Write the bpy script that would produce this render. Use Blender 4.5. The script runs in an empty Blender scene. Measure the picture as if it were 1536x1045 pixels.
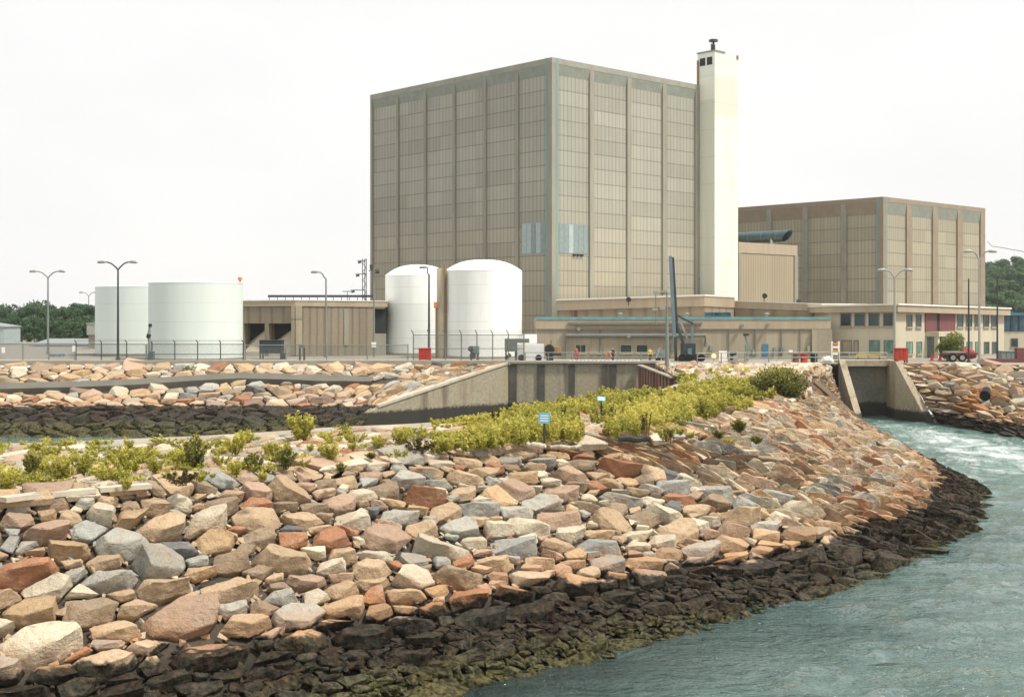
import bpy, bmesh, math, random
import numpy as np
from mathutils import Vector, Matrix, noise as mnoise
random.seed(7)
rng = np.random.default_rng(7)
SC = bpy.context.scene
COL = SC.collection
# ------------------------------------------------------------------ camera model
F, CX, HY, H = 1933.0, 768.0, 470.0, 12.5      # focal length in photo pixels, centre column, horizon row, eye height above the water
HAZE = 0.00013
G = 6.6                                        # plant grade above the water

def gp(x, y, Z=0.0):
    """ground point (X, Y) of the photo pixel lying at height Z"""
    D = F * (H - Z) / (y - HY)
    return ((x - CX) / F * D, D)
def px(x, D): return (x - CX) / F * D
def pz(y, D): return H - (y - HY) / F * D
def proj(p): return (CX + F * p[0] / p[1], HY + F * (H - p[2]) / p[1])

# ------------------------------------------------------------------ materials
def nt_mat(name):
    m = bpy.data.materials.new(name); m.use_nodes = True
    nt = m.node_tree; nt.nodes.clear()
    out = nt.nodes.new('ShaderNodeOutputMaterial'); b = nt.nodes.new('ShaderNodeBsdfPrincipled')
    nt.links.new(b.outputs[0], out.inputs[0])
    return m, nt, b, out
class N:
    """small node helper"""
    def __init__(s, nt): s.nt = nt
    def put(s, sock, v):
        if isinstance(v, bpy.types.NodeSocket): s.nt.links.new(v, sock)
        elif isinstance(v, (tuple, list)) and sock.type == 'RGBA': sock.default_value = (*v[:3], 1)
        else: sock.default_value = v
    def math(s, op, a, b=0.0, c=0.0, clamp=False):
        n = s.nt.nodes.new('ShaderNodeMath'); n.operation = op; n.use_clamp = clamp
        for i, v in enumerate((a, b, c)): s.put(n.inputs[i], v)
        return n.outputs[0]
    def mix(s, f, a, b, mode='MIX'):
        n = s.nt.nodes.new('ShaderNodeMix'); n.data_type = 'RGBA'; n.blend_type = mode
        s.put(n.inputs[0], f); s.put(n.inputs[6], a); s.put(n.inputs[7], b)
        return n.outputs[2]
    def rng(s, v, a, b, c=0.0, d=1.0, smooth=False):
        n = s.nt.nodes.new('ShaderNodeMapRange'); n.clamp = True
        if smooth: n.interpolation_type = 'SMOOTHSTEP'
        for i, q in enumerate((v, a, b, c, d)): s.put(n.inputs[i], q)
        return n.outputs[0]
    def noise(s, vec, scale, detail=3.0, rough=0.55, dist=0.0):
        n = s.nt.nodes.new('ShaderNodeTexNoise')
        if vec is not None: s.put(n.inputs['Vector'], vec)
        n.inputs['Scale'].default_value = scale; n.inputs['Detail'].default_value = detail
        n.inputs['Roughness'].default_value = rough; n.inputs['Distortion'].default_value = dist
        return n.outputs['Fac']
    def obj(s): return s.nt.nodes.new('ShaderNodeTexCoord').outputs['Object']
    def pos(s): return s.nt.nodes.new('ShaderNodeNewGeometry').outputs['Position']
    def sep(s, v):
        n = s.nt.nodes.new('ShaderNodeSeparateXYZ'); s.put(n.inputs[0], v); return n.outputs
    def comb(s, x, y, z):
        n = s.nt.nodes.new('ShaderNodeCombineXYZ')
        for i, v in enumerate((x, y, z)): s.put(n.inputs[i], v)
        return n.outputs[0]
    def scale(s, v, t):
        n = s.nt.nodes.new('ShaderNodeVectorMath'); n.operation = 'MULTIPLY'
        s.put(n.inputs[0], v); n.inputs[1].default_value = t; return n.outputs[0]
    def white(s, v):
        n = s.nt.nodes.new('ShaderNodeTexWhiteNoise'); n.noise_dimensions = '3D'; s.put(n.inputs[0], v); return n.outputs['Value']
    def attr(s, name):
        n = s.nt.nodes.new('ShaderNodeAttribute'); n.attribute_name = name; return n
    def bump(s, h, strength, dist=0.05):
        n = s.nt.nodes.new('ShaderNodeBump'); n.inputs['Strength'].default_value = strength; n.inputs['Distance'].default_value = dist
        s.put(n.inputs['Height'], h); return n.outputs[0]

def plain(name, col, rough=0.6, metal=0.0, var=0.25, scale=1.5, bump=0.15, streak=False):
    """one paint or material with uneven weathering; streak stretches the wear downward"""
    m, nt, b, _ = nt_mat(name); n = N(nt)
    c = n.obj()
    v = n.scale(c, (1, 1, 0.15)) if streak else c
    a = n.noise(v, scale, 4.0, 0.6); g = n.noise(c, scale * 9, 2.0)
    f = n.math('ADD', n.math('MULTIPLY', a, 0.7), n.math('MULTIPLY', g, 0.3))
    lo = tuple(x * (1 - var) for x in col); hi = tuple(min(1, x * (1 + var)) for x in col)
    n.put(b.inputs['Base Color'], n.mix(n.rng(f, 0.3, 0.7), lo, hi))
    b.inputs['Roughness'].default_value = rough; b.inputs['Metallic'].default_value = metal
    if bump: n.put(b.inputs['Normal'], n.bump(g, bump, 0.02))
    return m

def facade(name, col, row=2.47, rib=0.9, bay=8.3, off=0.0, tint=0.22, joint=0.35, ribd=0.28, stain=0.3, warm=(0.30, 0.22, 0.13), base=None):
    """ribbed precast panels: rows of panels with dark joints, ribs, a tone per panel and long streaks"""
    m, nt, b, _ = nt_mat(name); n = N(nt)
    c = n.obj(); x, y, z = n.sep(c)
    u = n.math('ADD', x, y); zz = n.math('SUBTRACT', z, off)
    zr = n.math('DIVIDE', zz, row); zi = n.math('FLOOR', zr); zf = n.math('FRACT', zr)
    ub = n.math('FLOOR', n.math('DIVIDE', u, bay)); ur = n.math('DIVIDE', u, rib); ui = n.math('FLOOR', ur); uf = n.math('FRACT', ur)
    side = n.math('GREATER_THAN', x, y)
    w1 = n.white(n.comb(ub, zi, side)); w2 = n.white(n.comb(ui, n.math('FLOOR', n.math('DIVIDE', zi, 1.0)), 5.0))
    t = n.math('ADD', n.math('MULTIPLY', w1, 0.8), n.math('MULTIPLY', w2, 0.2))
    v = n.math('ADD', 1 - tint / 2, n.math('MULTIPLY', n.math('SUBTRACT', t, 0.35), tint))
    ribs = n.rng(n.math('ABSOLUTE', n.math('SUBTRACT', uf, 0.5)), 0.28, 0.5, 0.0, 1.0)
    v = n.math('MULTIPLY', v, n.math('SUBTRACT', 1.0, n.math('MULTIPLY', ribs, ribd)))
    jn = n.math('MAXIMUM', n.math('LESS_THAN', zf, 0.05), n.math('GREATER_THAN', zf, 0.985))
    v = n.math('MULTIPLY', v, n.math('SUBTRACT', 1.0, n.math('MULTIPLY', jn, joint)))
    st = n.noise(n.scale(c, (1.0, 1.0, 0.06)), 0.8, 5.0, 0.65)
    gr = n.noise(c, 6.0, 3.0, 0.7); big = n.noise(c, 0.09, 3.0)
    v = n.math('MULTIPLY', v, n.math('ADD', 0.72, n.math('MULTIPLY', gr, 0.56)))
    cc = n.mix(n.math('MULTIPLY', n.rng(st, 0.45, 0.75), stain), col, warm)
    cc = n.mix(n.rng(big, 0.35, 0.65, 0.0, 0.22), cc, tuple(q * 0.72 for q in col))
    if base:                                                     # warmer concrete tone towards the bottom of the wall
        cc = n.mix(n.rng(z, base[0], base[1], base[3], 0.0, True), cc, base[2])
    hs = nt.nodes.new('ShaderNodeVectorMath'); hs.operation = 'SCALE'
    n.put(hs.inputs[0], cc); n.put(hs.inputs['Scale'], v)
    n.put(b.inputs['Base Color'], hs.outputs[0])
    b.inputs['Roughness'].default_value = 0.85
    hgt = n.math('SUBTRACT', n.math('MULTIPLY', gr, 0.3), n.math('MAXIMUM', ribs, jn))
    n.put(b.inputs['Normal'], n.bump(hgt, 0.5, 0.06))
    return m

def tank_mat(name, col, rust=0.0, low=None):
    m, nt, b, _ = nt_mat(name); n = N(nt); c = n.obj(); x, y, z = n.sep(c)
    st = n.noise(n.scale(c, (1, 1, 0.08)), 0.9, 4.0, 0.6); gr = n.noise(c, 3.0, 3.0)
    zf = n.math('FRACT', n.math('DIVIDE', z, 2.4))
    seam = n.math('LESS_THAN', zf, 0.03)
    cc = n.mix(n.rng(st, 0.45, 0.8, 0.0, 0.4), col, (0.62, 0.64, 0.58))
    if low: cc = n.mix(n.math('MULTIPLY', n.math('LESS_THAN', z, low), 0.35), cc, (0.62, 0.68, 0.66))
    cc = n.mix(n.math('MULTIPLY', seam, 0.28), cc, (0.4, 0.42, 0.4))
    cc = n.mix(n.rng(n.noise(n.scale(c, (1.6, 1.6, 0.1)), 1.4, 5.0, 0.7), 0.66, 0.8, 0.0, rust), cc, (0.45, 0.30, 0.15))
    n.put(b.inputs['Base Color'], cc); b.inputs['Roughness'].default_value = 0.55
    n.put(b.inputs['Normal'], n.bump(n.math('ADD', gr, n.math('MULTIPLY', seam, 1.0)), 0.15, 0.03))
    return m

def stone_mat():
    m, nt, b, _ = nt_mat('quarry_stone'); n = N(nt)
    p = n.pos(); x, y, z = n.sep(p)
    tint = n.attr('tint').outputs['Color']
    a = n.noise(p, 0.9, 4.0, 0.6); f = n.noise(p, 5.0, 5.0, 0.65); f2 = n.noise(p, 22.0, 3.0, 0.7)
    lay = n.noise(n.scale(p, (1.0, 1.0, 2.2)), 1.5, 5.0, 0.65, 0.9)
    mul = n.math('ADD', 0.42, n.math('ADD', n.math('MULTIPLY', f, 0.75), n.math('MULTIPLY', f2, 0.50)))
    hs = nt.nodes.new('ShaderNodeVectorMath'); hs.operation = 'SCALE'; n.put(hs.inputs[0], tint); n.put(hs.inputs['Scale'], mul)
    cc = hs.outputs[0]
    cc = n.mix(n.rng(a, 0.52, 0.72, 0.0, 0.45), cc, (0.42, 0.27, 0.15))          # iron staining
    cc = n.mix(n.rng(lay, 0.56, 0.7, 0.0, 0.4), cc, (0.50, 0.45, 0.36))          # pale seams
    cc = n.mix(n.rng(n.noise(p, 2.3, 5.0, 0.7), 0.60, 0.70, 0.0, 0.45), cc, (0.16, 0.11, 0.08))
    edge = n.math('ADD', z, n.math('MULTIPLY', n.math('SUBTRACT', n.noise(p, 0.7, 4.0, 0.65), 0.5), 1.3))
    edge = n.math('ADD', edge, n.math('SUBTRACT', n.math('ADD', n.rng(x, 2.0, 10.0, 0.0, 0.5), n.rng(x, 38.0, 44.0, 0.0, 0.4)), n.math('MULTIPLY', n.rng(y, 118.0, 126.0, 0.0, 0.55), n.rng(x, 2.0, 8.0, 1.0, 0.0))))   # the tide mark sits at another height on each bank
    cc = n.mix(n.rng(edge, 2.0, 3.1, 0.5, 0.0, True), cc, (0.46, 0.22, 0.09))   # rusty band over the tide mark
    weed = n.mix(n.rng(n.noise(p, 1.6, 4.0, 0.6), 0.42, 0.6), (0.006, 0.008, 0.007), (0.028, 0.032, 0.025))
    weed = n.mix(n.rng(edge, 0.25, 1.05, 0.8, 0.0, True), weed, n.mix(n.rng(f, 0.42, 0.6), (0.014, 0.018, 0.008), (0.090, 0.098, 0.028)))
    wet = n.rng(edge, 2.0, 2.15, 1.0, 0.0, True)
    cc = n.mix(n.math('MULTIPLY', wet, n.rng(f, 0.4, 0.62, 0.99, 0.86)), cc, weed)
    n.put(b.inputs['Base Color'], cc)
    n.put(b.inputs['Roughness'], n.rng(wet, 0.0, 1.0, 0.88, 0.58))
    n.put(b.inputs['Specular IOR Level'], n.rng(wet, 0.0, 1.0, 0.3, 0.13))
    h = n.math('ADD', n.math('MULTIPLY', f, 1.0), n.math('ADD', n.math('MULTIPLY', f2, 0.35), n.math('MULTIPLY', lay, 0.7)))
    n.put(b.inputs['Normal'], n.bump(h, 1.0, 0.13))
    return m

def earth_mat(name, col, col2, z_wet=True, scale=3.0):
    m, nt, b, _ = nt_mat(name); n = N(nt); p = n.pos(); x, y, z = n.sep(p)
    a = n.noise(p, 0.35, 5.0, 0.6); f = n.noise(p, scale, 5.0, 0.7); f2 = n.noise(p, scale * 6, 3.0, 0.7)
    v = nt.nodes.new('ShaderNodeTexVoronoi'); v.inputs['Scale'].default_value = scale * 1.2; n.put(v.inputs['Vector'], p)
    cc = n.mix(n.rng(n.math('ADD', n.math('MULTIPLY', a, 0.5), n.math('MULTIPLY', f, 0.5)), 0.38, 0.62), col, col2)
    cc = n.mix(n.rng(f2, 0.4, 0.7, 0.0, 0.5), cc, tuple(q * 0.5 for q in col))
    if z_wet: cc = n.mix(n.rng(z, 1.3, 1.9, 0.93, 0.0), cc, (0.016, 0.016, 0.010))
    n.put(b.inputs['Base Color'], cc); b.inputs['Roughness'].default_value = 0.9
    n.put(b.inputs['Normal'], n.bump(n.math('ADD', v.outputs['Distance'], f2), 0.6, 0.1))
    return m

def wall_mat(name, col, z_wet=2.0, streaks=(0.09, 0.06, 0.045)):
    """tide-stained marine concrete"""
    m, nt, b, _ = nt_mat(name); n = N(nt); p = n.pos(); x, y, z = n.sep(p)
    st = n.noise(n.scale(p, (1, 1, 0.07)), 0.75, 5.0, 0.65); f = n.noise(p, 3.0, 5.0, 0.65); big = n.noise(p, 0.25, 3.0)
    cc = n.mix(n.rng(f, 0.35, 0.65), tuple(q * 0.8 for q in col), tuple(q * 1.15 for q in col))
    cc = n.mix(n.rng(big, 0.4, 0.65, 0.0, 0.35), cc, (0.33, 0.25, 0.15))
    cc = n.mix(n.rng(st, 0.52, 0.68, 0.0, 0.7), cc, streaks)
    cc = n.mix(n.rng(n.noise(n.scale(p, (1.4, 1.4, 0.05)), 0.9, 3.0), 0.66, 0.75, 0.0, 0.5), cc, (0.25, 0.10, 0.05))
    e = n.math('ADD', z, n.math('MULTIPLY', n.math('SUBTRACT', f, 0.5), 0.9))
    cc = n.mix(n.rng(e, z_wet - 0.15, z_wet + 0.25, 0.95, 0.0, True), cc, (0.018, 0.018, 0.012))
    n.put(b.inputs['Base Color'], cc); b.inputs['Roughness'].default_value = 0.85
    n.put(b.inputs['Normal'], n.bump(f, 0.3, 0.05))
    return m

def leaf_mat(name, ca, cb, cc_, trans=0.3):
    m, nt, b, out = nt_mat(name); n = N(nt)
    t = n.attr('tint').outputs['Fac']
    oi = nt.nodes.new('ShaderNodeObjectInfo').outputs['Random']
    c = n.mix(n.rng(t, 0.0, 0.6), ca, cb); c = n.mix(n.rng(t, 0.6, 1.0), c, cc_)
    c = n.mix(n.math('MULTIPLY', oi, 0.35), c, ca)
    n.put(b.inputs['Base Color'], c); b.inputs['Roughness'].default_value = 0.6; b.inputs['Specular IOR Level'].default_value = 0.25
    tr = nt.nodes.new('ShaderNodeBsdfTranslucent'); n.put(tr.inputs[0], c)
    mx = nt.nodes.new('ShaderNodeMixShader'); mx.inputs[0].default_value = trans
    nt.links.new(b.outputs[0], mx.inputs[1]); nt.links.new(tr.outputs[0], mx.inputs[2]); nt.links.new(mx.outputs[0], out.inputs[0])
    return m

def mesh_fence_mat(name, col, cover):
    """woven wire: opaque wires and open holes, cell by cell"""
    m, nt, b, out = nt_mat(name); n = N(nt); c = n.obj(); x, y, z = n.sep(c)
    u = n.math('ADD', x, y)
    p = n.math('FRACT', n.math('MULTIPLY', n.math('ADD', u, z), 7.0)); q = n.math('FRACT', n.math('MULTIPLY', n.math('SUBTRACT', u, z), 7.0))
    w = n.math('MAXIMUM', n.math('LESS_THAN', p, cover), n.math('LESS_THAN', q, cover))
    b.inputs['Base Color'].default_value = (*col, 1); b.inputs['Roughness'].default_value = 0.6; b.inputs['Metallic'].default_value = 0.2
    tr = nt.nodes.new('ShaderNodeBsdfTransparent'); mx = nt.nodes.new('ShaderNodeMixShader')
    n.put(mx.inputs[0], w); nt.links.new(tr.outputs[0], mx.inputs[1]); nt.links.new(b.outputs[0], mx.inputs[2]); nt.links.new(mx.outputs[0], out.inputs[0])
    return m

def glass_mat(name, col):
    m, nt, b, _ = nt_mat(name); n = N(nt); c = n.obj()
    f = n.noise(n.scale(c, (1, 1, 0.5)), 1.1, 2.0)
    n.put(b.inputs['Base Color'], n.mix(n.rng(f, 0.35, 0.65), tuple(q * 0.6 for q in col), tuple(q * 1.4 for q in col)))
    b.inputs['Roughness'].default_value = 0.12; b.inputs['Specular IOR Level'].default_value = 0.5
    return m

def water_mat():
    m, nt, b, out = nt_mat('sea_water'); n = N(nt); p = n.pos()
    x, y, z = n.sep(p)
    foam = n.attr('foam').outputs['Fac']; sh = n.attr('shallow').outputs['Fac']
    warp = n.comb(n.math('ADD', x, n.math('MULTIPLY', n.noise(p, 0.09, 3.0), 14.0)), n.math('MULTIPLY', y, 0.38), z)
    f1 = n.noise(warp, 0.42, 6.0, 0.62, 0.7); f2 = n.noise(n.scale(p, (1.0, 0.5, 1.0)), 1.1, 5.0, 0.7, 0.5)
    fm = n.math('ADD', n.math('MULTIPLY', f1, 0.65), n.math('MULTIPLY', f2, 0.35))
    thr = n.rng(foam, 0.0, 1.0, 0.72, 0.30)
    fo = n.rng(n.math('SUBTRACT', fm, thr), 0.0, 0.26, 0.0, 1.0, True)
    fo = n.math('MULTIPLY', fo, n.rng(foam, 0.0, 0.15))
    body = n.mix(n.rng(n.noise(p, 0.12, 3.0), 0.35, 0.65), (0.068, 0.120, 0.112), (0.128, 0.192, 0.175))
    body = n.mix(n.rng(foam, 0.2, 0.8, 0.0, 0.75), body, (0.20, 0.36, 0.32))
    body = n.mix(n.math('MULTIPLY', sh, 0.8), body, (0.030, 0.044, 0.046))
    n.put(b.inputs['Base Color'], n.mix(fo, body, (0.74, 0.80, 0.78)))
    n.put(b.inputs['Roughness'], n.rng(fo, 0.0, 1.0, 0.06, 0.75))
    b.inputs['IOR'].default_value = 1.333
    w1 = n.noise(n.scale(p, (0.38, 1.0, 1.0)), 0.85, 5.0, 0.66, 0.5); w2 = n.noise(n.scale(p, (0.6, 1.0, 1.0)), 3.2, 3.0, 0.6)
    h = n.math('ADD', n.math('MULTIPLY', w1, 1.0), n.math('ADD', n.math('MULTIPLY', w2, 0.35), n.math('MULTIPLY', fo, 0.5)))
    n.put(b.inputs['Normal'], n.bump(h, 1.0, 0.95))
    tr = nt.nodes.new('ShaderNodeBsdfTransparent'); tr.inputs[0].default_value = (0.55, 0.66, 0.6, 1)
    mx = nt.nodes.new('ShaderNodeMixShader')
    n.put(mx.inputs[0], n.math('MULTIPLY', n.rng(sh, 0.3, 1.0, 0.0, 0.55), n.math('SUBTRACT', 1.0, fo)))
    nt.links.new(b.outputs[0], mx.inputs[1]); nt.links.new(tr.outputs[0], mx.inputs[2]); nt.links.new(mx.outputs[0], out.inputs[0])
    return m

def emit_mat(name, col, s):
    m, nt, b, _ = nt_mat(name)
    b.inputs['Base Color'].default_value = (*col, 1); b.inputs['Emission Color'].default_value = (*col, 1); b.inputs['Emission Strength'].default_value = s
    return m

M = {
 'stone': stone_mat(),
 'earth': earth_mat('berm_earth', (0.055, 0.042, 0.030), (0.095, 0.072, 0.050)),  # shade put into the colour: darkened so gaps between stones look deep
 'crest': earth_mat('crest_gravel', (0.36, 0.30, 0.22), (0.50, 0.44, 0.34), False, 4.0),
 'yard': earth_mat('yard_gravel', (0.27, 0.25, 0.21), (0.36, 0.33, 0.28), False, 1.5),
 'hill': earth_mat('hill_soil', (0.03, 0.05, 0.02), (0.05, 0.07, 0.03), False, 0.3),
 'main': facade('reactor_panels', (0.385, 0.378, 0.315), bay=9.5, off=0.55, tint=0.22, base=(4.0, 30.0, (0.40, 0.325, 0.215), 0.55)),
 'turb': facade('turbine_panels', (0.42, 0.385, 0.285), row=2.56, rib=0.8, bay=8.2, tint=0.2),
 'block': facade('block_panels', (0.39, 0.33, 0.225), row=40, rib=0.75, bay=5, tint=0.15, joint=0.0, ribd=0.3),
 'low': facade('low_concrete_ribs', (0.295, 0.245, 0.175), row=60, rib=1.25, bay=4.5, tint=0.2, joint=0, ribd=0.35, stain=0.5, warm=(0.16, 0.12, 0.08)),
 'annex': facade('annex_concrete', (0.40, 0.350, 0.255), row=5.0, rib=4.0, bay=6, tint=0.22, joint=0.3, ribd=0.08, stain=0.6, warm=(0.24, 0.18, 0.10)),
 'annex2': facade('upper_annex_concrete', (0.34, 0.275, 0.185), row=30.0, rib=1.6, bay=6, tint=0.15, joint=0.0, ribd=0.3, stain=0.3, warm=(0.2, 0.14, 0.08)),
 'office': plain('office_concrete', (0.52, 0.47, 0.35), 0.85, 0, 0.12, 0.6, 0.2, True),
 'parapet': plain('parapet_concrete', (0.40, 0.33, 0.235), 0.85, 0, 0.15, 0.7, 0.2, True),
 'pil': plain('pilaster_concrete', (0.275, 0.260, 0.205), 0.85, 0, 0.2, 0.9, 0.2, True),
 'fascia': plain('weathered_fascia', (0.285, 0.280, 0.230), 0.8, 0, 0.2, 0.5, 0.2),
 'soffit': plain('grey_green_soffit', (0.245, 0.262, 0.222), 0.8, 0, 0.18, 0.7, 0.15),
 'fascia_b': plain('brown_fascia', (0.285, 0.230, 0.165), 0.8, 0, 0.15, 0.5, 0.2),
 'teal': plain('teal_trim_paint', (0.19, 0.27, 0.235), 0.6, 0, 0.2, 0.8, 0.1, True),
 'tealroof': plain('blue_green_roof_edge', (0.14, 0.31, 0.31), 0.55, 0, 0.3, 1.2, 0.1),
 'louvre_a': plain('pale_blue_panel', (0.34, 0.41, 0.40), 0.5, 0, 0.15, 1.5, 0.1),
 'louvre_b': plain('grey_blue_panel', (0.21, 0.265, 0.255), 0.5, 0, 0.15, 1.5, 0.1),
 'bluepaint': plain('blue_paint', (0.05, 0.17, 0.27), 0.5, 0, 0.25, 1.5, 0.1),
 'white': plain('white_paint', (0.80, 0.80, 0.77), 0.5, 0, 0.06, 1.0, 0.05),
 'tank': tank_mat('white_tank_paint', (0.90, 0.91, 0.87)),
 'tank_g': tank_mat('greyed_tank_paint', (0.68, 0.75, 0.70)),
 'tank_l': tank_mat('two_tone_tank_paint', (0.90, 0.91, 0.87), 0.0, 7.3),
 'rust': plain('rusty_steel', (0.30, 0.19, 0.10), 0.8, 0.2, 0.35, 2.0, 0.3, True),
 'ochre': plain('ochre_pipe_wrap', (0.55, 0.50, 0.36), 0.7, 0, 0.3, 2.0, 0.2, True),
 'galv': plain('galvanised_steel', (0.30, 0.33, 0.32), 0.45, 0.5, 0.15, 2.0, 0.05),
 'pole': plain('grey_green_pole', (0.22, 0.25, 0.225), 0.5, 0.3, 0.15, 1.0, 0.05),
 'darkpole': plain('dark_steel', (0.05, 0.055, 0.055), 0.5, 0.3, 0.2, 1.0, 0.05),
 'lamp': plain('lamp_housing', (0.34, 0.34, 0.31), 0.5, 0.2, 0.1, 2.0, 0.05),
 'dark': plain('dark_opening', (0.018, 0.02, 0.02), 0.8, 0, 0.3, 1.0, 0.0),
 'navy': plain('dark_navy_sheet', (0.018, 0.030, 0.040), 0.5, 0, 0.3, 1.0, 0.1),
 'red': plain('red_paint', (0.42, 0.035, 0.02), 0.5, 0, 0.2, 1.5, 0.1),
 'orange': plain('orange_paint', (0.62, 0.20, 0.06), 0.6, 0, 0.15, 1.5, 0.05),
 'maroon': plain('maroon_panel', (0.15, 0.05, 0.05), 0.6, 0, 0.15, 1.0, 0.05, True),
 'green_g': glass_mat('green_curtained_glass', (0.14, 0.26, 0.19)),
 'glass': glass_mat('dark_window_glass', (0.03, 0.055, 0.055)),
 'blueglass': glass_mat('blue_glass', (0.035, 0.085, 0.115)),
 'crane': plain('blue_grey_crane_paint', (0.15, 0.21, 0.23), 0.45, 0.2, 0.2, 1.0, 0.05),
 'crane_d': plain('dark_blue_crane_paint', (0.035, 0.05, 0.06), 0.45, 0.2, 0.2, 1.0, 0.05),
 'duct': plain('blue_grey_duct', (0.085, 0.140, 0.155), 0.45, 0.3, 0.3, 0.8, 0.1),
 'wall': wall_mat('seawall_concrete', (0.345, 0.30, 0.215), 1.9),
 'headwall': wall_mat('outfall_concrete', (0.150, 0.155, 0.130), 1.7, (0.06, 0.055, 0.045)),
 'cheek': wall_mat('cheek_concrete', (0.36, 0.31, 0.22), 1.2, (0.16, 0.12, 0.08)),
 'slot': wall_mat('dark_slot_concrete', (0.050, 0.052, 0.050), 1.9),  # near-black concrete for the vertical slot strips
 'sheet': wall_mat('rusty_sheet_piles', (0.24, 0.11, 0.075), 1.5, (0.10, 0.05, 0.035)),
 'bench': plain('grey_bench_concrete', (0.135, 0.125, 0.100), 0.9, 0, 0.2, 0.5, 0.3),
 'white_coping': plain('white_coping', (0.72, 0.70, 0.62), 0.8, 0, 0.12, 0.8, 0.2),
 'coping': plain('coping_concrete', (0.30, 0.27, 0.215), 0.9, 0, 0.2, 0.8, 0.2),
 'timber': plain('weathered_timber', (0.20, 0.145, 0.10), 0.9, 0, 0.3, 1.5, 0.4),
 'drift': plain('bleached_driftwood', (0.50, 0.44, 0.34), 0.9, 0, 0.2, 1.5, 0.4),
 'char': plain('black_waterlogged_wood', (0.025, 0.023, 0.02), 0.7, 0, 0.4, 2.0, 0.4),
 'signblue': plain('light_blue_sign', (0.16, 0.44, 0.58), 0.5, 0, 0.08, 1.0, 0.0),
 'wire': mesh_fence_mat('chain_link_wire', (0.20, 0.22, 0.21), 0.13),
 'wire_d': mesh_fence_mat('dense_chain_link_wire', (0.26, 0.27, 0.25), 0.30),
 'leaf': leaf_mat('yellow_green_leaves', (0.20, 0.20, 0.04), (0.56, 0.52, 0.10), (0.84, 0.75, 0.20), 0.42),
 'leaf_d': leaf_mat('dark_green_leaves', (0.06, 0.078, 0.02), (0.20, 0.20, 0.05), (0.52, 0.47, 0.10)),
 'leaf_b': leaf_mat('brown_dry_leaves', (0.07, 0.05, 0.02), (0.12, 0.09, 0.03), (0.19, 0.15, 0.05)),
 'crown': leaf_mat('tree_leaves', (0.035, 0.075, 0.038), (0.075, 0.140, 0.062), (0.13, 0.205, 0.085), 0.2),
 'crown_y': leaf_mat('light_tree_leaves', (0.07, 0.10, 0.03), (0.20, 0.23, 0.06), (0.38, 0.40, 0.11), 0.35),
 'crown_h': leaf_mat('hillside_tree_leaves', (0.06, 0.115, 0.055), (0.115, 0.190, 0.085), (0.18, 0.27, 0.12), 0.25),
 'bark': plain('bark', (0.09, 0.07, 0.05), 0.9, 0, 0.3, 2.0, 0.3),
 'stem': plain('red_brown_stem', (0.14, 0.055, 0.03), 0.8, 0, 0.3, 3.0, 0.0),
 'rubber': plain('black_rubber', (0.008, 0.008, 0.008), 0.9, 0, 0.2, 3.0, 0.1),
 'skin': plain('skin', (0.45, 0.27, 0.19), 0.6, 0, 0.1, 5.0, 0.0),
 'cloth_red': plain('red_cloth', (0.38, 0.05, 0.05), 0.9, 0, 0.15, 5.0, 0.1),
 'cloth_orange': plain('orange_cloth', (0.62, 0.22, 0.06), 0.9, 0, 0.15, 5.0, 0.1),
 'cloth_dark': plain('dark_blue_cloth', (0.025, 0.035, 0.045), 0.9, 0, 0.2, 5.0, 0.1),
 'cloth_yellow': plain('yellow_cloth', (0.60, 0.45, 0.05), 0.9, 0, 0.15, 5.0, 0.1),
 'amber': emit_mat('lit_amber_lamp', (1.0, 0.42, 0.12), 2.5),
 'water': water_mat(),
 'conduit': plain('grey_conduit', (0.17, 0.185, 0.165), 0.6, 0.2, 0.15, 2.0, 0.05),
}

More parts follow.
